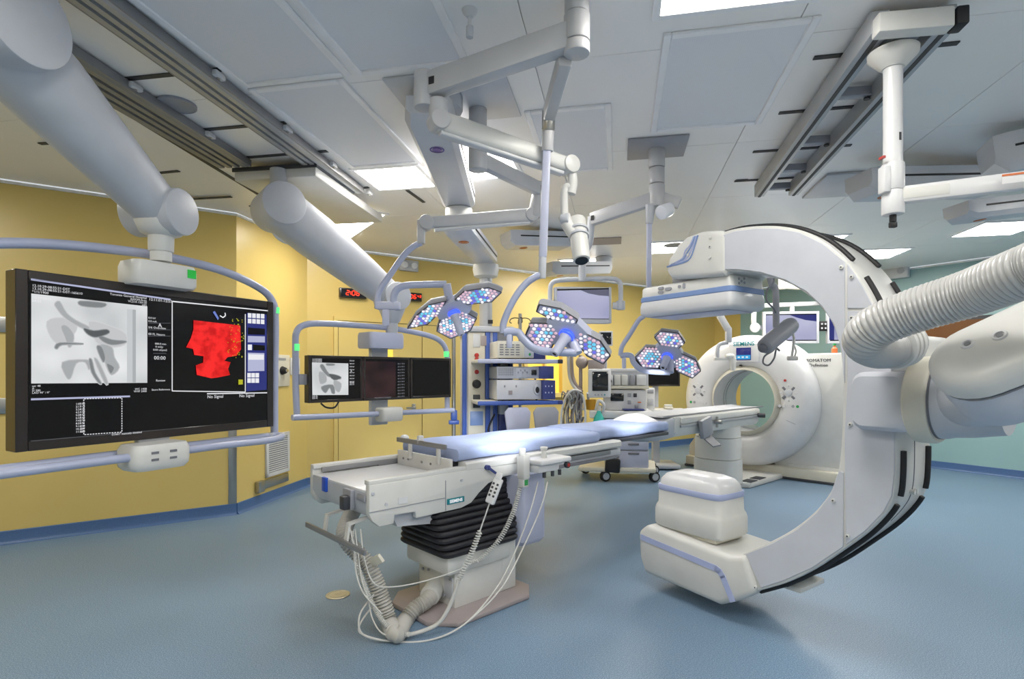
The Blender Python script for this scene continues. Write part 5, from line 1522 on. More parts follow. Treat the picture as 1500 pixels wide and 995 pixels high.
# two padded arm boards under the lower shelf
for i, (dx, lb) in enumerate(((.33, 'pale padded board leaning under the lower shelf, left one'), (.60, 'grey padded board leaning under the lower shelf, right one'))):
    g = G(TWM); g.prism([V((dx - .14 + x * .9, -.62 - .02 * i, .845 + z)) for x, z in ((-.12, 0), (.11, 0), (.13, .2), (.09, .245), (-.11, .245), (-.15, .2))], (0, .03, 0), .01)
    o = obj('padded_board', g, 'lavender' if i == 0 else 'greyplastic'); tag(o, lb, 'padded board', 'boards under the tower shelf')
# infusion pole with hooks behind the tower
c = V((.12, 5.78, 0)); c = P(762, 500, 5.72); c.z = 0
t = thing('infusion_pole', 'thin steel infusion pole with four dark hooks at the tower', 'infusion pole', V((c.x, c.y, .95)))
g = G(); g.cyl(c + Z * .98, c + Z * 2.03, .018, n=14); obj('pole', g, 'steel', t)
for k in range(4):
    an = R(10 + 90 * k); e = V((math.cos(an), math.sin(an), 0))
    g = G(); g.tube([c + Z * 1.98, c + Z * 1.985 + e * .06, c + Z * 1.97 + e * .10, c + Z * 1.94 + e * .11, c + Z * 1.93 + e * .09], .005, 7); obj('hook', g, 'darkcable', t)

# more ceiling beams
def simple_beam(a, b, wd, ht, ring, label, drop=None):
    t = thing('ceiling_beam', label, 'ceiling beam', (V(a) + V(b)) / 2, 0, 'white pendant beams under the ceiling')
    o = beam_parts(t, a, b, wd, ht, ring)
    a = V(a)
    e = V(b)
    g = G(); g.cyl(V((e.x, e.y, e.z + ht * .45)), V((e.x, e.y, CEIL - .005)), .11, n=28, bev=.01); obj('ceiling_mount', g, 'palegrey', t)
    return t
simple_beam(P(748, 352, 5.9), P(826, 354, 6.2), .30, .16, ('orange', .15), 'white beam with orange ring behind the centre lamp pole')
simple_beam(P(806, 395, 7.0), P(884, 394, 7.5), .30, .16, ('orange', .15), 'farthest white beam above the hanging flat monitor')
simple_beam(P(1268, 272, 4.0), P(1450, 268, 4.15), .30, .17, ('orange', .15), 'white beam seen behind the hanging pole on the right')
simple_beam(P(1462, 234, 3.55), P(1620, 200, 3.35), .30, .24, None, 'upper white beam cut by the right photo edge')
simple_beam(P(1410, 312, 4.6), P(1580, 292, 4.7), .28, .15, ('orange', .15), 'lower white beam with orange ring at the right photo edge')
c = CE(1265, 235); c2 = V((2.95, 4.55, 0))
g = G(); g.box((c2.x, c2.y, CEIL - .012), (.8, .6, .02), W11, .004); tag(obj('cover_plate', g, 'palegrey'), 'grey ceiling cover plate behind the right hanging pole', 'cover plate')
# ------------------------------------------------------------------ right twin rails with hanging pole
a1, b1 = CE(1290, 42, 2.9), CE(1112, 285, 2.9); a2, b2 = CE(1388, 34, 2.9), CE(1162, 283, 2.9)
t = thing('ceiling_track', 'twin grey ceiling rails with white end cap, upper right', 'ceiling rail', (a1 + b2) / 2)
for a, b in ((a1, b1), (a2, b2)):
    g = G(); g.bar(a + Z * .03, b + Z * .03, .075, .10, .004); r_ = obj('rail', g, 'alu', t)
    g = G(); d = (b - a).normalized(); x = d.cross(Z); g.bar(a - Z * .022 + x * .0, b - Z * .022 + x * .0, .02, .004); obj('rail_groove', g, 'slot', r_)
d = (a2 - a1); dd = (b1 - a1).normalized(); dx = d.normalized()
g = G(); g.bar(a1 - dx * .03 - dd * .02 - Z * .0, a2 + dx * .0 - dd * .02 - Z * .0, .07, .085, .008); obj('end_cap', g, 'offwhite', t)
g = G(); q = a2 + dx * .03 - dd * .02; g.box(q, (.045, .08, .075), W11, .006); obj('end_block', g, 'rubber', t)
for k in (.30, .58, .80, .985):
    g = G(); g.bar(a1.lerp(b1, k) + Z * .05, a2.lerp(b2, k) + Z * .05, .05, .05, .004); cr_ = obj('cross_bar', g, 'greyplastic', t)
    g = G(); q = a1.lerp(b1, k).lerp(a2.lerp(b2, k), .8) + Z * .02; g.cyl(q, q - Z * .01, .016, n=12); obj('bolt', g, 'slot', cr_)
pc = P(1308, 92, 2.46); pc.z = 0
t = thing('ceiling_pole', 'white hanging pole with horizontal arm below the twin rails', 'ceiling pole', V((pc.x, pc.y, 2.1)))
g = G(); g.lathe([(0, 2.96), (.05, 2.96), (.055, 2.89), (.10, 2.86), (.098, 2.84), (.06, 2.80), (.045, 2.785), (0, 2.785)], pc, (0, 0, 1), 36); obj('bell', g, 'offwhite', t)
g = G(); g.box(pc + Z * 2.925, (.2, .2, .04), W11, .01); obj('trolley', g, 'greyplastic', t)
zlo = P(1305, 250, 2.46).z
g = G(); g.cyl(pc + Z * 2.8, pc + Z * zlo, .038, n=28); po = obj('pole', g, 'white', t)
g = G(); g.box(pc + V((.006, -.037, zlo + .14)), (.010, .004, .035)); obj('scale_label', g, 'print', po)
z1 = P(1305, 280, 2.46).z; z2 = P(1303, 315, 2.46).z
g = G(); g.cyl(pc + Z * (zlo + .03), pc + Z * z1, .045, n=28, bev=.004); g.box(pc + V((-.045, -.01, (zlo + z1) / 2)), (.03, .05, .12), None, .006); obj('brake_sleeve', g, 'white', t)
g = G(); g.box(pc + V((-.062, -.02, zlo + .05)), (.012, .03, .01)); obj('brake_mark', g, 'red', t)
g = G(); g.cyl(pc + Z * z1, pc + Z * z2, .044, n=28, bev=.006); obj('arm_hub', g, 'white', t)
ae = P(1560, 264, 2.2); ae.z = P(1400, 276, 2.35).z
as_ = V((pc.x, pc.y, ae.z))
ax2 = as_ + (ae - as_) * 1.7
g = G(); g.bar(as_, ax2, .05, .075, .012); ar = obj('horizontal_arm', g, 'white', t)
g = G(); g.cyl(ax2 + Z * .06, ax2 - Z * .16, .042, n=28, bev=.006); obj('arm_end_hub', g, 'white', t)
dv = (ae - as_).normalized(); g = G(); g.bar(as_.lerp(ae, .02), as_.lerp(ae, .35), .056, .05, .006); obj('arm_sleeve', g, 'offwhite', t)
g = G(); q = P(1485, 270, 2.245); q.z = ae.z; sdv = dv.cross(Z); sdv = sdv if sdv.y < 0 else -sdv
g.box(q + sdv * .027, (.09, .003, .04), math.atan2(dv.y, dv.x)); lb_ = obj('arm_label', g, 'white', ar)
g = G(); g.box(q + sdv * .029 + Z * .015, (.09, .003, .008), math.atan2(dv.y, dv.x)); obj('label_band', g, 'orange', ar)
g = G(); g.cyl(pc + Z * z2, pc + Z * (z2 - .03), .014, n=12); g.box(pc + Z * (z2 - .045), (.03, .02, .025), None, .004); obj('end_plug', g, 'rubber', t)
# ------------------------------------------------------------------ surgical lamps
def pod(t, pl_o, n, px, th, lens_px=6.6):
    """hexagonal lamp pod: face outline given by its corners on the plane, body goes back along -n"""
    f = [PP(x, y, pl_o, n) for x, y in px]
    c = sum(f, V((0, 0, 0))) / len(f)
    g = G(); k = len(f)
    rings = [[c + (p - c) * s - n * h for p in f] for s, h in ((.985, -.002), (1.02, .006), (1.06, .035), (1.0, th * .8), (.9, th))]
    g.loft(rings); body = obj('pod_shell', g, 'greyplastic', t, ang=25)
    g = G(); g.prism([c + (p - c) * .985 + n * .003 for p in f], -n * .004); obj('pod_face', g, 'ledface', body, smooth=False)
    # lens domes
    ex = (f[1] - f[0]).normalized(); ey = n.cross(ex)
    q2 = [((p - c).dot(ex), (p - c).dot(ey)) for p in f]
    def inpoly(x, y, m=.93):
        r = False
        for i in range(k):
            (xa, ya), (xb, yb) = [(u * m, v_ * m) for u, v_ in (q2[i], q2[(i + 1) % k])]
            if (ya > y) != (yb > y) and x < (xb - xa) * (y - ya) / (yb - ya) + xa: r = not r
        return r
    xs = [p[0] for p in q2]; ys = [p[1] for p in q2]
    st = .0255
    g = G(); random.seed(int(c.x * 1000) & 255)
    j = 0; y = min(ys)
    while y < max(ys):
        x = min(xs) + (st / 2 if j % 2 else 0)
        while x < max(xs):
            if inpoly(x, y):
                o = c + ex * x + ey * y + n * .004
                r = math.hypot(x / max(xs), y / max(ys))
                pr = random.random()
                g.cur = (2 if pr < .4 else 3 if pr < .62 else 0) if r < .62 else (1 if pr < .5 else 0)
                R_ = st * .44
                ring0 = [o + (ex * math.cos(a) + ey * math.sin(a)) * R_ for a in [2 * PI * i / 6 for i in range(6)]]
                ring1 = [o + (ex * math.cos(a) + ey * math.sin(a)) * R_ * .6 + n * .006 for a in [2 * PI * i / 6 for i in range(6)]]
                b0 = len(g.v)
                g.add(ring0 + ring1 + [o + n * .008], [[i, (i + 1) % 6, 6 + (i + 1) % 6, 6 + i] for i in range(6)] + [[6 + i, 6 + (i + 1) % 6, 12] for i in range(6)])
            x += st
        y += st * .87; j += 1
    o = obj('lens_array', g, ['ledwhite', 'ledpink', 'ledcyan', 'ledviolet'], body); o['kind'] = 'stuff'
    g = G()
    for i in range(k):
        a, b = [c + (p - c) * 1.0 + n * .002 for p in (f[i], f[(i + 1) % k])]
        g.bar(a, b, .006, .006)
    obj('rim_line', g, 'darkgrey', body)
    return c
def surgical_lamp(label, hub, d, n, pods, grip, yoke, spot, wires):
    n = V(n).normalized(); o = P(*hub, d)
    t = thing('surgical_lamp', label, 'surgical lamp', o - Z * .3, 0, 'three-pod surgical lamps')
    cs = [pod(t, o, n, p, .065) for p in pods]
    # hub: rounded triangle joining the pods
    ex = (cs[0] - o); ex = (ex - n * ex.dot(n)).normalized(); ey = n.cross(ex)
    pts = []
    for c in cs:
        v_ = (c - o); v_ -= n * v_.dot(n); v_.normalize(); s_ = n.cross(v_)
        pts.append((v_, s_))
    outl = []
    pts.sort(key=lambda q: math.atan2(q[0].dot(ey), q[0].dot(ex)))
    for v_, s_ in pts:
        outl += [o + v_ * .12 - s_ * .055, o + v_ * .12 + s_ * .055]
    g = G(); g.prism([p + n * .006 for p in outl], -n * .07, .012); hb = obj('lamp_hub', g, 'lavender', t)
    ge = P(*grip, 0.001)
    gd = (PP(*grip, o + n * .0, n) - o)
    tip = o + n * .14 + (PP(grip[0], grip[1], o + n * .14, n) - (o + n * .14))
    g = G(); ax = (tip - o).normalized()
    g.lathe([(.036, .0), (.042, .01), (.042, .022), (.036, .028)], o, ax, 28); obj('blue_ring', g, 'bluering', hb)
    g = G(); L = (tip - o).length
    g.lathe([(0, 0), (.032, 0), (.034, .03), (.026, .05), (.024, L - .01), (.021, L), (.012, L + .002), (.012, L - .01), (0, L - .01)], o, ax, 24); gr = obj('sterile_handle', g, 'lavender', t)
    g = G(); g.lathe([(0, L - .012), (.0125, L - .012), (.0125, L - .002), (0, L - .002)], o, ax, 14); obj('handle_camera', g, 'rubber', gr)
    for nm, pts_, r in yoke:
        g = G(); g.tube([P(*q) for q in pts_], r, 14); obj(nm, g, 'tube' if nm != 'yoke_joint' else 'lavender', t)
    for nm, pts_, wd, ht in wires:
        g = G(); g.bar(P(*pts_[0]), P(*pts_[1]), wd, ht, .008); obj(nm, g, 'lavender', t)
    ld = bpy.data.lights.new('lamp_beam', 'SPOT'); ld.energy = SPOT_W * spot[2]; ld.spot_size = R(spot[3]); ld.spot_blend = .7; ld.shadow_soft_size = .12; ld.color = (.93, .96, 1)
    lo = bpy.data.objects.new('lamp_beam', ld); COL.objects.link(lo)
    lo.location = o + n * .32
    tgt = spot[0] if isinstance(spot[0], V) else V(spot[0])
    lo.rotation_euler = (tgt - lo.location).to_track_quat('-Z', 'Y').to_euler()
    return t
# mid lamp
surgical_lamp('centre surgical lamp of the three, hanging over the mattress', (832, 489), 2.85, (-.22, -.72, -.62),
    [[(778, 473), (809, 474), (818, 487), (808, 509), (791, 511), (770, 491)], [(790, 446), (821, 452), (846, 468), (842, 476.5), (814, 471), (786, 456)], [(850.5, 485), (879, 499), (894, 521), (883.5, 533), (860, 521), (842, 496)]],
    (812, 519), [('yoke_arm', [(738, 487, 2.86), (758, 487, 2.86), (766, 496, 2.85), (780, 509, 2.84), (800, 515, 2.83), (844, 517, 2.83)], .021), ('yoke_joint', [(846, 518, 2.83), (838, 500, 2.86)], .026), ('bent_tube', [(794, 403, 2.82), (784, 406, 2.82), (768, 418, 2.83), (751, 442, 2.84), (738, 472, 2.86), (737, 488, 2.86)], .018)],
    (TM @ V((-.10, 1.2, .92)), None, .8, 27), [('drop_bracket', ((746, 488, 2.86), (746, 510, 2.86)), .03, .03)])
# left lamp
surgical_lamp('left surgical lamp of the three, beside the triple monitors', (664, 456), 3.60, (-.02, -.62, -.78),
    [[(653, 441), (644, 458), (626, 475), (597, 481), (608, 464), (630, 446)], [(645, 468), (678, 455), (698, 466), (689, 484), (660, 496), (640, 485)], [(666.5, 439), (680, 426.5), (716, 421), (734.5, 428), (720, 442), (683.5, 446)]],
    (676, 491), [('yoke_arm', [(577, 446, 3.55), (577, 434, 3.55), (582, 424, 3.55), (594, 418.5, 3.55), (620, 417, 3.55), (654, 416.5, 3.55)], .023), ('yoke_joint', [(654, 416, 3.55), (657, 432, 3.57), (660, 450, 3.62)], .028), ('bent_tube', [(617, 356, 3.62), (606, 361, 3.62), (592, 374, 3.61), (572, 402, 3.59), (555, 428, 3.57), (553, 452, 3.56)], .020)],
    (TM @ V((0, 1.6, .92)), None, .5, 30), [('cross_block', ((551, 448, 3.56), (586, 448, 3.55)), .05, .05), ('drop_bracket', ((565, 452, 3.56), (565, 478, 3.56)), .04, .04)])
# right lamp
surgical_lamp('right surgical lamp of the three, below the flat panel detector', (978, 522), 4.20, (-.28, -.80, -.50),
    [[(945.6, 509), (965, 510), (971.6, 524), (964, 540), (942, 539), (931, 523)], [(969, 485), (993.4, 488), (1003, 502), (993.4, 511), (969, 507), (959, 494)], [(998, 518), (1019, 527.5), (1026, 544), (1014, 554), (993, 545), (985, 529)]],
    (971, 539), [('yoke_arm', [(909, 521, 4.18), (924, 521, 4.18), (928, 531, 4.17), (938, 541, 4.16), (952, 544.5, 4.15), (981, 546, 4.15)], .021), ('yoke_joint', [(982, 546, 4.15), (982, 528, 4.19)], .026), ('bent_tube', [(950, 455, 4.12), (942, 464, 4.13), (935, 470, 4.13), (922, 491, 4.15), (911, 508, 4.17), (909, 521, 4.18)], .018)],
    (TM @ V((0, 2.8, .93)), None, .45, 30), [('drop_bracket', ((914, 524, 4.18), (914, 540, 4.18)), .03, .03)])

# ------------------------------------------------------------------ lamp and camera suspension arms
def post(g, px, y0, y1, d, r):
    a = P(px, y1, d); z0 = CEIL - .01 if y0 is None else P(px, y0, d).z
    g.cyl(V((a.x, a.y, z0)), a, r, n=32, bev=.006)
    return V((a.x, a.y, 0))
# post at the top with camera arm and centre lamp arm
t = thing('lamp_suspension', 'near ceiling post with grey arms for the camera and centre lamp', 'lamp suspension', P(845, 82, 2.3))
g = G(); cpst = post(g, 845, None, 22, 2.3, .052); obj('post', g, 'armgrey', t)
g = G(); g.cyl(P(845, 23, 2.3), P(845, 62, 2.3), .055, n=32, bev=.003); obj('swivel_sleeve', g, 'armgrey', t)
g = G(); g.cyl(P(845, 63, 2.3), P(845, 80, 2.3), .055, n=32, bev=.008); obj('lower_sleeve', g, 'armgrey', t)
e0 = P(838, 54, 2.30); e1 = P(630, 140, 2.60); e1.z = e0.z - .05
g = G(); g.bar(e0, e1, .075, .115, .012); ua = obj('upper_arm', g, 'armgrey', t)
q = P(634, 132, 2.52); g = G(); dn = (e1 - e0).normalized(); sn = dn.cross(Z); sn = sn if sn.y < 0 else -sn
g.box(e0.lerp(e1, .955) + sn * .038, (.03, .003, .035), math.atan2(dn.y, dn.x)); obj('maker_badge', g, 'rubber', ua)
g = G(); g.cyl(e1 + Z * .07 + dn * .03, e1 - Z * .10 + dn * .03, .052, n=28, bev=.008); ej = obj('elbow', g, 'armgrey', t)
s0 = P(642, 178, 2.60); s1 = P(833, 243, 2.92)
dS = (s1 - s0).normalized(); xS = dS.cross(Z).normalized(); uS = xS.cross(dS)
g = G(); g.cyl(s0 - xS * .045, s0 + xS * .045, .047, n=28, bev=.006); g.cyl(s0 + Z * .1, s0, .045, n=20); obj('spring_knuckle', g, 'armgrey', t)
g = G(); g.loft([[s0.lerp(s1, q) + xS * x + uS * y for x, y in rrect(.066, h, .02, 3)] for q, h in ((0, .10), (.3, .10), (.7, .085), (1, .075))]); sa = obj('spring_arm', g, 'offwhite', t)
g = G(); g.loft([[s0.lerp(s1, q) - uS * (.055) + xS * x + uS * y for x, y in rrect(.05, .02, .008, 3)] for q in (.02, .95)]); obj('arm_cover', g, 'white', sa)
g = G(); g.cyl(s1 - xS * .045, s1 + xS * .045, .047, n=28, bev=.006); obj('end_knuckle', g, 'offwhite', t)
g = G(); g.tube([P(837, 246, 2.92), P(839, 268, 2.92), P(836, 284, 2.92)], .026, 16); obj('drop_link', g, 'offwhite', t)
g = G(); g.tube([P(840, 276, 2.92), P(828, 273, 2.92), P(826, 290, 2.92), P(827, 318, 2.92)], .022, 14, .04); obj('fork', g, 'offwhite', t)
# centre lamp arm
l0 = P(828, 84, 2.34); l1 = P(804, 168, 2.76)
g = G(); g.bar(l0, l1, .06, .08, .012); obj('lamp_arm', g, 'armgrey', t)
g = G(); q = V((l1.x, l1.y, 0)); g.cyl(l1 + Z * .02, P(803, 192, 2.78), .034, n=24, bev=.004); obj('lamp_swivel', g, 'steel', t)
g = G(); g.cyl(P(803, 190, 2.78), P(802, 222, 2.79), .030, n=24, bev=.004); obj('lamp_knuckle', g, 'armgrey', t)
g = G(); g.bar(P(801, 218, 2.79), P(795, 378, 2.81), .042, .042, .01, up=(0, 1, 0)); obj('lamp_pole', g, 'lavender', t)
g = G(); g.cyl(P(795, 376, 2.81), P(794, 408, 2.82), .020, n=20, bev=.003); obj('lamp_coupling', g, 'palegrey', t)
# video camera on the fork
t = thing('surgical_camera', 'white cylindrical video camera hanging from the spring arm', 'camera', P(849, 388, 2.9))
ca, cb2 = P(845, 322, 2.95), P(852, 382, 2.84)
axc = (cb2 - ca).normalized()
g = G(); g.cyl(ca, cb2, .048, .046, 32, .008); cam_b = obj('camera_body', g, 'offwhite', t)
g = G(); g.cyl(cb2 - axc * .01, cb2 + axc * .004, .034, n=24); obj('camera_lens', g, 'glass', cam_b)
for k in (.28, .42):
    g = G(); q = ca.lerp(cb2, k); g.lathe([(.04, -.006), (.055, -.006), (.055, .006), (.04, .006)], q, axc, 28); obj('ring', g, 'palegrey', cam_b)
g = G(); g.tube([P(826, 316, 2.92), P(832, 330, 2.92), P(842, 345, 2.9)], .034, 16); obj('yoke', g, 'offwhite', t)
g = G(); g.cyl(P(822, 322, 2.92), P(834, 320, 2.90), .03, n=20, bev=.005); obj('tilt_knob', g, 'palegrey', t)
# left lamp suspension
t = thing('lamp_suspension', 'middle ceiling post with two folded arms for the left lamp', 'lamp suspension', P(700, 250, 3.26))
g = G(); post(g, 700, None, 215, 3.26, .054); obj('post', g, 'armgrey', t)
g = G(); post(g, 700, 216, 250, 3.26, .056); obj('swivel_sleeve', g, 'armgrey', t)
a = P(706, 236, 3.26); b = P(792, 296, 3.78)
b.z = a.z - .0
g = G(); g.bar(a, b, .06, .09, .012); ua = obj('upper_arm', g, 'armgrey', t)
dn = (b - a).normalized(); sn = dn.cross(Z); sn = sn if sn.y < 0 else -sn
g = G(); g.box(a.lerp(b, .95) + sn * .031, (.025, .003, .035), math.atan2(dn.y, dn.x)); obj('maker_badge', g, 'rubber', ua)
g = G(); g.cyl(b + Z * .05, P(782, 318, 3.78), .045, n=24, bev=.006); obj('elbow', g, 'armgrey', t)
s0 = P(778, 316, 3.78); s1 = P(624, 327, 3.62)
dS = (s1 - s0).normalized(); xS = dS.cross(Z).normalized(); uS = xS.cross(dS)
g = G(); g.loft([[s0.lerp(s1, q) + xS * x + uS * y for x, y in rrect(.066, h, .02, 3)] for q, h in ((0, .10), (.4, .09), (1, .075))]); sa = obj('spring_arm', g, 'armgrey', t)
g = G(); g.loft([[s0.lerp(s1, q) + xS * x - uS * (.05 if uS.z > 0 else -.05) + uS * y for x, y in rrect(.05, .02, .008, 3)] for q in (.03, .93)]); obj('arm_cover', g, 'white', sa)
for s in (s0, s1):
    g = G(); g.cyl(s - xS * .045, s + xS * .045, .048, n=26, bev=.006); obj('knuckle', g, 'armgrey', t)
g = G(); g.bar(P(617, 322, 3.62), P(617, 358, 3.62), .05, .05, .01, up=(0, 1, 0)); obj('drop_link', g, 'armgrey', t)
# right lamp / flat monitor suspension
t = thing('lamp_suspension', 'ceiling post on square plate with arms for right lamp and flat monitor', 'lamp suspension', P(962, 305, 3.85))
c = CE(962, 215); g = G(); g.box(c - Z * .008, (.40, .36, .012), W11, .002); obj('ceiling_plate', g, 'greyplastic', t)
g = G(); post(g, 962, 213, 246, 3.85, .056); obj('post', g, 'armgrey', t)
g = G(); post(g, 962, 247, 270, 3.85, .054); obj('swivel_sleeve', g, 'armgrey', t)
g = G(); post(g, 962, 271, 304, 3.85, .056); obj('lower_sleeve', g, 'armgrey', t)
a = P(955, 292, 3.85); b = P(866, 322, 4.1)
g = G(); g.bar(a, b, .06, .095, .012); ua = obj('upper_arm', g, 'armgrey', t)
dn = (b - a).normalized(); sn = dn.cross(Z); sn = sn if sn.y < 0 else -sn
g = G(); g.box(a.lerp(b, .95) + sn * .032, (.025, .003, .035), math.atan2(dn.y, dn.x)); obj('maker_badge', g, 'rubber', ua)
g = G(); g.bar(P(967, 290, 3.85), P(996, 298, 3.8), .05, .08, .01); obj('short_arm', g, 'armgrey', t)
g = G(); g.cyl(P(980, 306, 3.83), P(968, 312, 3.78), .05, n=24, bev=.006); obj('knuckle', g, 'ledoff', t)
g = G(); g.cyl(P(953, 300, 3.84), P(951, 328, 3.85), .036, .026, 20, .004); obj('lamp_swivel', g, 'palegrey', t)
g = G(); g.bar(P(951, 326, 3.85), P(950, 460, 4.10), .036, .036, .01, up=(0, 1, 0)); obj('lamp_pole', g, 'lavender', t)
g = G(); g.tube([P(866, 318, 4.1), P(865, 340, 4.1), P(863, 356, 4.1), P(856, 372, 4.1), P(853, 388, 4.1), P(853, 412, 4.1)], .028, 14); obj('monitor_drop', g, 'palegrey', t)
fm = Plane(P(812, 446, 4.1), P(896, 446, 4.14) - P(812, 446, 4.1)); FO = .02
g = G(); g.tube([P(806, 446, 4.12), P(806, 426, 4.12), P(808, 416, 4.12), P(818, 411, 4.12), P(853, 409, 4.12), P(892, 408, 4.14), P(905, 411, 4.15), P(909, 420, 4.15), P(909, 450, 4.15)], .018, 12); obj('monitor_yoke', g, 'palegrey', t)
g = G(); g.cyl(P(909, 441, 4.15), P(909, 454, 4.15), .034, n=18, bev=.006); g.bar(P(897, 448, 4.16), P(909, 448, 4.15), .04, .05, .006); obj('yoke_joint', g, 'palegrey', t)
mt, ms, mid, W_, H_ = monitor('flat_monitor', fm, fm.at(812, 420), fm.at(896, 474), .06, 'silver framed flat monitor hanging above the centre lamp', .02, 'palegrey', back='palegrey', chin=.012)
part(ms, 'image_area', 's_bluegrad', lambda g: fm.poly(g, [(816, 425), (892, 423.5), (892, 467), (816, 466)], .004))
part(ms, 'dark_curve', 's_lavd', lambda g: fm.poly(g, [(848, 424), (892, 423), (892, 434), (878, 433), (862, 430)], .005))
part(ms, 'dark_curve', 's_black', lambda g: fm.poly(g, [(816, 423.5), (892, 422), (892, 424), (816, 426)], .006))
# ------------------------------------------------------------------ anaesthesia machine
AO = V((1.45, 7.35, 0)); AK = 7.35 / FPX
AM = Matrix.Translation(AO) @ Matrix.Rotation(R(-8), 4, 'Z')
def ax(px): return (px - 908) * AK
def az(py): return CAMZ - (py - HOR) * AK
t = thing('anaesthesia_machine', 'white anaesthesia machine on castors behind the mattress', 'anaesthesia machine', AO)
def abox(nm, px0, px1, py0, py1, y0, y1, m, par=None, bev=.01):
    g = G(AM); g.box(((ax(px0) + ax(px1)) / 2, (y0 + y1) / 2, (az(py0) + az(py1)) / 2), (abs(ax(px1) - ax(px0)), abs(y1 - y0), abs(az(py1) - az(py0))), None, bev); return obj(nm, g, m, par or t)
g = G(AM); g.prism([V((x, y, .13)) for x, y in ((ax(848), -.36), (ax(955), -.36), (ax(962), .3), (ax(855), .3))], (0, 0, .06), .02); obj('base', g, 'cream', t)
for px, y in ((858, .22), (886, -.30), (954, -.26), (960, .24)):
    c = V((ax(px), y, .07))
    g = G(AM); wv = V((.42, -.9, 0)); g.cyl(c - wv * .03, c - wv * .005, .068, n=22, bev=.008); g.cyl(c + wv * .005, c + wv * .03, .068, n=22, bev=.008); cs_ = obj('castor', g, 'rubber', t)
    g = G(AM); g.cyl(c - wv * .034, c + wv * .034, .045, n=20); obj('castor_hub', g, 'palegrey', cs_)
    g = G(AM); g.box(c + V((0, .0, .075)), (.05, .08, .04), None, .01); obj('castor_fork', g, 'darkgrey', cs_)
dw = abox('drawer_cabinet', 903, 946, 642, 683, -.30, .25, 'palegrey')
for y0, y1 in ((643, 654), (656, 680)):
    d_ = abox('drawer', 904, 945, y0, y1, -.325, -.295, 'lavender', t)
    g = G(AM); g.box((ax(925), -.335, az(y0 + 3)), (.14, .02, .025), None, .008); obj('handle', g, 'midgrey', d_)
abox('column', 886, 901, 600, 684, -.15, .1, 'palegrey')
abox('work_surface', 864, 952, 600, 610, -.36, .25, 'white', None, .015)
abox('under_drawer', 872, 950, 611, 628, -.34, .22, 'palegrey')
mb_ = abox('ventilator_housing', 884, 944, 570, 600, -.22, .24, 'white', None, .02)
g = G(AM); g.box((ax(903), -.225, az(581)), (.17, .012, .10), None, .02); obj('dark_display', g, 'glass', mb_)
for px, py, m in ((920, 578, 'greyplastic'), (928, 578, 'darkgrey'), (920, 588, 'greyplastic'), (934, 588, 'orange'), (930, 594, 'greyplastic')):
    g = G(AM); g.box((ax(px), -.226, az(py)), (.045, .012, .05 if m != 'orange' else .015), None, .004); obj('control', g, m, mb_)
um = abox('vaporiser_rack', 884, 947, 543, 568, -.18, .24, 'palegrey', None, .015)
abox('rack_lid', 882, 949, 540, 545, -.20, .25, 'white', None, .01)
for px0, px1, m in ((888, 897, 'white'), (899, 908, 'offwhite'), (909, 918, 'offwhite'), (921, 928, 'greyplastic'), (930, 943, 'white')):
    v_ = abox('vaporiser', px0, px1, 549, 564, -.24, -.17, m, um, .012)
g = G(AM); g.cyl((ax(892), -.24, az(558)), (ax(892), -.27, az(558)), .03, n=16, bev=.005); obj('dial', g, 'rubber', um)
abox('shelf_strip', 884, 947, 565, 569, -.26, -.1, 'cream', None, .006)
g = G(AM); g.box((ax(878), -.34, az(561)), (.30, .05, .37), Matrix.Rotation(R(14), 3, 'Z'), .02); pm = obj('patient_monitor', g, 'white', t)
g = G(AM); g.box((ax(879), -.367, az(558)), (.21, .012, .25), Matrix.Rotation(R(14), 3, 'Z'), .006); obj('monitor_screen', g, 'glass', pm)
for i in range(4):
    g = G(AM); g.cyl((ax(872) + .04 * i, -.37, az(577)), (ax(872) + .04 * i, -.385, az(577)), .01, n=8); obj('key', g, 'teal_logo' if i == 3 else 'greyplastic', pm)
g = G(AM); g.tube([V((ax(893), 0, az(600))), V((ax(866), -.1, az(590))), V((ax(862), -.2, az(575)))], .02, 10); obj('monitor_arm', g, 'palegrey', t)
g = G(AM); g.cyl((ax(851), .1, az(610)), (ax(851), .1, az(520)), .025, n=14); g.ball((ax(853), .06, az(531)), .085, 16); obj('absorber_post', g, 'taupe', t)
g = G(AM); g.cyl((ax(866), -.1, az(585)), (ax(866), -.1, az(600)), .07, .06, 18, .01); obj('absorber_canister', g, 'amber', t)
abox('device_stack', 862, 886, 527, 541, -.1, .15, 'taupe', None, .01)
abox('monitor_post', 886, 890, 500, 543, .05, .1, 'palegrey')
g = G(AM); g.box((ax(888), -.0, az(496)), (.18, .05, .2), None, .01); tm_ = obj('top_monitor', g, 'palegrey', t); g = G(AM); g.box((ax(888), -.028, az(496)), (.14, .01, .16), None, .003); obj('monitor_screen', g, 'glass', tm_)
g = G(AM); g.tube([V((ax(873), -.38, az(598))), V((ax(877), -.42, az(585))), V((ax(884), -.4, az(592))), V((ax(880), -.38, az(607)))], .02, 10); obj('breathing_hose', g, 'white', t)
g = G(AM); g.box((ax(925), -.25, az(598)), (.26, .16, .02), Matrix.Rotation(R(10), 3, 'Z'), .006); obj('writing_tray', g, 'navy', t)
g = G(AM); q = AM @ V((ax(877), -.42, az(602)))
t2 = thing('breathing_bag', 'teal breathing bag hanging beside the anaesthesia machine', 'breathing bag', AM @ V((ax(877), -.42, az(620))))
g = G(AM); g.lathe([(0, az(598)), (.02, az(598)), (.03, az(602)), (.06, az(608)), (.075, az(614)), (.06, az(619)), (0, az(620))], (ax(877), -.42, 0), (0, 0, 1), 14); obj('bag', g, 'teal_bag', t2)
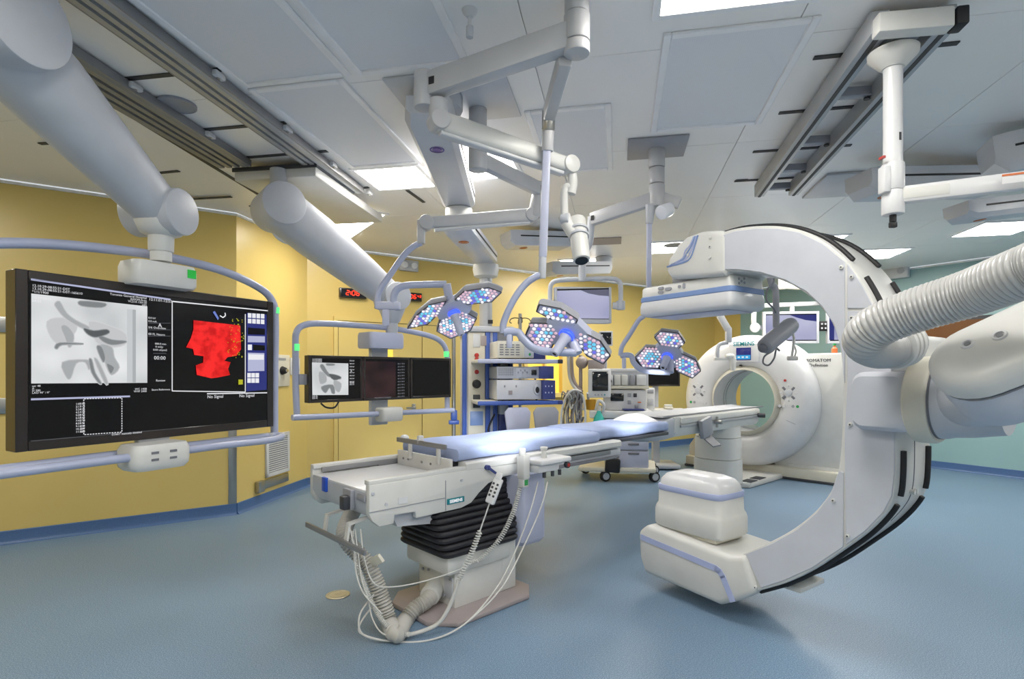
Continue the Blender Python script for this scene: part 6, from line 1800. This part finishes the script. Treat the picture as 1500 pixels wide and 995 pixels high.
g = G(AM); g.cyl((ax(877), -.42, az(599)), (ax(877), -.42, az(592)), .025, n=12); obj('bag_neck', g, 'cable', t2)
t2 = thing('pouch', 'dark navy pouch hanging on the anaesthesia machine column', 'pouch', AM @ V((ax(896), -.36, az(686))))
g = G(AM); g.box((ax(896), -.36, az(676)), (.19, .06, .18), Matrix.Rotation(R(4), 3, 'Y'), .02); obj('pouch_body', g, 'rubber', t2)
g = G(AM); g.tube([(ax(892), -.36, az(667)), (ax(895), -.34, az(656)), (ax(899), -.36, az(667))], .008, 6); obj('strap', g, 'rubber', t2)
# cable bundle on a hook
t2 = thing('cable_bundle', 'big tangled bundle of grey patient cables left of the machine', 'cables', AM @ V((ax(840), -.2, az(640))))
random.seed(5)
for i in range(46):
    x0 = ax(832 + random.uniform(-6, 20)); y0 = -.2 + random.uniform(-.12, .1); zt_ = az(570 + random.uniform(0, 10)); zb_ = az(random.choice((600, 615, 630, 640)) + random.uniform(-6, 6)); dx = random.uniform(-.05, .05)
    g = G(AM); g.tube([V((x0 - .02, y0, zt_ - .05)), V((x0, y0 - .02, zt_)), V((x0 + .03, y0, zt_ - .06)), V((x0 + dx, y0 + .02, (zt_ + zb_) / 2)), V((x0 + dx * .4 + .02, y0, zb_)), V((x0 + dx * .4 + .05, y0, zb_ + .06))], random.uniform(.006, .011), 6, k=4)
    obj('cable', g, random.choice(('hose', 'greyplastic', 'cable', 'midgrey', 'taupe')), t2)
g = G(AM); g.tube([V((ax(824), -.3, az(640))), V((ax(825), -.3, az(600))), V((ax(836), -.3, az(574))), V((ax(852), -.28, az(574))), V((ax(858), -.28, az(600))), V((ax(857), -.28, az(640)))], .016, 10); obj('breathing_tube', g, 'white', t2)
for dx_ in (0, 5):
    g = G(AM); g.tube([V((ax(833 + dx_), .15, az(480))), V((ax(833 + dx_), .15, az(540))), V((ax(838 + dx_), .1, az(562))), V((ax(848 + dx_), 0, az(574)))], .022, 8); obj('supply_tube', g, 'taupe' if dx_ else 'palegrey', t2)
# workstation with monitor behind the machine
WO = P(966, 600, 8.0); WO.z = 0; WK = 8.0 / FPX
def wx(px): return WO.x + (px - 966) * WK
def wz(py): return CAMZ - (py - HOR) * WK
t = thing('computer_trolley', 'small computer trolley with pale top between machine and scanner', 'trolley', WO)
g = G(); g.prism([V((x, y, wz(603))) for x, y in ((wx(940), 7.85), (wx(1003), 7.7), (wx(1006), 8.25), (wx(945), 8.3))], (0, 0, .035), .008); obj('table_top', g, 'white', t)
g = G(); g.prism([V((x, y, wz(603) - .012)) for x, y in ((wx(940), 7.84), (wx(1004), 7.69), (wx(1007), 8.25), (wx(945), 8.3))], (0, 0, .012)); obj('edge_band', g, 'darkgrey', t)
g = G(); g.box((wx(963), 8.1, wz(603) / 2), (.1, .1, wz(603)), None, .01); obj('column', g, 'palegrey', t)
g = G(); g.box((wx(963), 8.1, .05), (.6, .5, .06), None, .02); obj('base', g, 'palegrey', t)
g = G(); g.box((wx(963), 8.12, (wz(598) + wz(545)) / 2), (.09, .03, wz(545) - wz(598)), None, .006); obj('monitor_stand', g, 'palegrey', t)
wp = Plane(V((wx(930), 8.0, 0)), (1, .06, 0))
monitor('flat_monitor', wp, wp.at(930, 522), wp.at(996, 566), .05, 'black computer monitor behind the right surgical lamp', .02, back='rubber')
t = thing('desk_phone', 'small cream desk phone on the computer trolley', 'phone', V((wx(976), 7.9, wz(599))))
g = G(); g.box((wx(976), 7.9, wz(598) + .012), (.12, .1, .03), None, .008); obj('phone_base', g, 'cream', t)
g = G(); g.bar((wx(970), 7.9, wz(598) + .045), (wx(982), 7.9, wz(598) + .045), .03, .03, .01); obj('handset', g, 'offwhite', t)
g = G(); g.box((wx(990), 7.86, wz(600) + .012), (.2, .15, .006), R(-10)); tag(obj('paper_sheet', g, 'white'), 'white paper sheet on the computer trolley', 'paper')
t = thing('small_monitor', 'small white device with keypad right of the anaesthesia machine', 'medical device', V((wx(949), 7.9, wz(601))))
g = G(); g.box((wx(949), 7.9, wz(584)), (.13, .1, .32), None, .015); ob = obj('case', g, 'white', t); g = G(); g.box((wx(949), 7.845, wz(588)), (.08, .008, .1), None, .004); obj('keypad', g, 'palegrey', ob); g = G(); g.box((wx(949), 7.845, wz(573)), (.09, .008, .05), None, .004); obj('display', g, 'greyplastic', ob)

# ------------------------------------------------------------------ monitors in front of the teal wall, on a ceiling yoke
yo = 7.9
t = thing('monitor_yoke', 'cream ceiling post and cross bars holding the two teal-wall monitors', 'monitor mount', P(1146, 505, yo))
c = P(1146, 400, yo)
g = G(); g.cyl(V((c.x, c.y, CEIL - .01)), P(1146, 424, yo), .055, n=24, bev=.01); obj('post', g, 'cream', t)
g = G(); g.bar(P(1146, 417, yo), P(1205, 420, yo - .1), .08, .12, .015); obj('upper_arm', g, 'cream', t)
g = G(); g.cyl(P(1205, 414, yo - .1), P(1205, 446, yo - .1), .05, n=20, bev=.01); obj('drop', g, 'offwhite', t)
g = G(); g.bar(P(1095, 449, yo), P(1240, 443, yo), .05, .06, .01); obj('cross_bar', g, 'white', t)
g = G(); g.tube([P(1105, 449, yo), P(1104, 470, yo), P(1106, 482, yo)], .035, 12); g.ball(P(1106, 480, yo), .07, 14); obj('side_hanger', g, 'white', t)
g = G(); g.bar(P(1106, 480, yo), P(1120, 480, yo), .04, .06, .006); obj('hanger_link', g, 'greyplastic', t)
g = G(); g.bar(P(1160, 449, yo), P(1160, 465, yo), .06, .03, .004, up=(0, 1, 0)); g.bar(P(1228, 444, yo), P(1228, 462, yo), .06, .03, .004, up=(0, 1, 0)); obj('screen_bracket', g, 'white', t)
tpn = Plane(P(1118, 480, yo - .08), (1, -.12, 0))
mt, ms, mid, W_, H_ = monitor('flat_monitor', tpn, tpn.at(1118, 457), tpn.at(1200, 503), .06, 'silver framed monitor with blue picture behind the scanner, fully seen', .035, 'palegrey', back='palegrey', group='monitors before the teal wall')
part(ms, 'image_area', 's_bluegrad', lambda g: tpn.poly(g, [(1122, 462), (1196, 461), (1196, 498), (1122, 498)], .004))
part(ms, 'dark_curve', 's_navy', lambda g: tpn.poly(g, [(1157, 461.5), (1196, 461), (1196, 471), (1180, 469), (1166, 465)], .005))
mt, ms, mid, W_, H_ = monitor('flat_monitor', tpn, tpn.at(1212, 456), tpn.at(1294, 503), .06, 'silver framed monitor half hidden behind the C-arm', .035, 'palegrey', back='palegrey', group='monitors before the teal wall')
part(ms, 'image_area', 's_bluegrad', lambda g: tpn.poly(g, [(1216, 461), (1290, 460), (1290, 498), (1216, 498)], .004))
part(ms, 'dark_curve', 's_navy', lambda g: tpn.poly(g, [(1215, 461), (1222, 461), (1222, 498), (1215, 498)], .005))
p = tpn.at(1205, 478, -.02)
t = thing('socket_box', 'black socket box between the two teal-wall monitors', 'socket', p)
g = G(); g.box(p, (.10, .05, .14), None, .006); sb_ = obj('box', g, 'rubber', t)
for i in range(4):
    g = G(); q = p + V((-.025 + .05 * (i % 2), -.027, .03 - .06 * (i // 2))); g.cyl(q, q - V((0, .006, 0)), .013, n=10); obj('socket', g, 'palegrey', sb_)
# small bottle on the scanner side cover
q = GM @ V((1.0, .45, 1.66))
t = thing('small_bottle', 'tiny brown bottle standing on the scanner side cover', 'bottle', q)
g = G(); g.lathe([(0, 0), (.035, 0), (.035, .06), (.015, .08), (.015, .1), (0, .1)], q, (0, 0, 1), 14); obj('bottle_body', g, 'orange', t); g = G(); g.lathe([(0, .1), (.018, .1), (.018, .125), (0, .125)], q, (0, 0, 1), 12); obj('cap', g, 'green', t)

# ------------------------------------------------------------------ contrast injector on its arm
dI = 3.75
t = thing('contrast_injector', 'grey contrast injector head with cables hanging below the C-arm arc', 'injector', P(1140, 515, dI))
g = G(); g.tube([P(1128, 375, dI), P(1128, 405, dI), P(1131, 418, dI), P(1136, 426, dI), P(1137, 480, dI)], .022, 14); obj('drop_tube', g, 'greyplastic', t)
g = G(); g.cyl(P(1119, 381, dI), P(1127, 381, dI - .1), .04, n=24, bev=.006); g.bar(P(1108, 386, dI), P(1122, 381, dI), .06, .075, .01); obj('elbow', g, 'lavender', t)
g = G(); g.bar(P(1082, 387, 3.42), P(1108, 386, dI), .05, .06, .008); obj('cross_arm', g, 'palegrey', t)
ia, ib = P(1120, 508, dI - .1), P(1160, 475, dI + .05)
axi = (ib - ia).normalized()
g = G(); g.lathe([(0, -.012), (.034, -.012), (.052, 0), (.057, .03), (.057, (ib - ia).length - .03), (.05, (ib - ia).length), (.03, (ib - ia).length + .008), (0, (ib - ia).length + .008)], ia, axi, 28); ih = obj('injector_head', g, 'greyplastic', t)
g = G(); g.cyl(ia - axi * .008, ia - axi * .035, .03, n=18, bev=.004); obj('syringe_port', g, 'midgrey', ih)
g = G(); sx_ = axi.cross(V((0, 1, 0))).normalized()
for s in (.03, .06): g.bar(ia + axi * .06 + sx_ * -.034 - V((0, .043, 0)), ib - axi * .04 + sx_ * -.034 - V((0, .043, 0)), .01, .004)
obj('edge_line', g, 'midgrey', ih)
g = G(); g.tube([P(1123, 395, dI), P(1134, 410, dI - .05), P(1124, 425, dI - .06), P(1123, 440, dI - .06), P(1133, 452, dI - .05), P(1137, 460, dI)], .006, 8); obj('cable', g, 'midgrey', t)
g = G(); g.tube([P(1138, 505, dI - .1), P(1132, 514, dI - .1), P(1120, 522, dI - .1), P(1118, 532, dI - .1), P(1126, 535, dI - .1), P(1134, 525, dI - .1), P(1137, 512, dI - .1), P(1142, 514, dI - .1), P(1136, 508, dI - .1)], .006, 8); obj('cable', g, 'midgrey', t)
g = G(); g.tube([P(1119, 386, dI), P(1116, 400, dI), P(1112, 415, dI)], .008, 8); obj('pull_cord', g, 'white', t)
g = G(); g.tube([P(1160, 487, dI), P(1163, 495, dI), P(1162, 508, dI), P(1160, 522, dI)], .009, 8); g.tube([P(1163, 505, dI), P(1166, 515, dI), P(1163, 525, dI)], .006, 8); g.box(P(1161, 525, dI), (.06, .05, .03), None, .008); obj('hand_switch', g, 'cable', t)
# small lamp-like holder arm before the gantry
dJ = 6.9
t = thing('ceiling_holder', 'white jointed arm with empty holder cup before the gantry', 'holder arm', P(1068, 532, dJ))
g = G(); g.bar(P(1054, 462, dJ), P(1067, 484, dJ), .06, .08, .012); obj('upper_link', g, 'white', t)
g = G(); q = P(1054, 462, dJ); g.cyl(V((q.x, q.y, q.z - .04)), V((q.x, q.y, CEIL - .005)), .03, n=18); obj('ceiling_tube', g, 'white', t)
g = G(); g.bar(P(1067, 480, dJ), P(1067, 502, dJ), .07, .07, .012, up=(0, 1, 0)); obj('knuckle', g, 'palegrey', t)
g = G(); g.tube([P(1066, 502, dJ), P(1054, 505, dJ), P(1051, 514, dJ), P(1051, 525, dJ)], .025, 12); obj('bent_tube', g, 'palegrey', t)
g = G(); g.bar(P(1046, 526, dJ), P(1066, 526, dJ), .05, .04, .008); g.ball(P(1069, 522, dJ), .06, 18, .6); g.cyl(P(1073, 525, dJ), P(1074, 543, dJ), .045, .03, 20, .006); obj('holder_cup', g, 'offwhite', t)
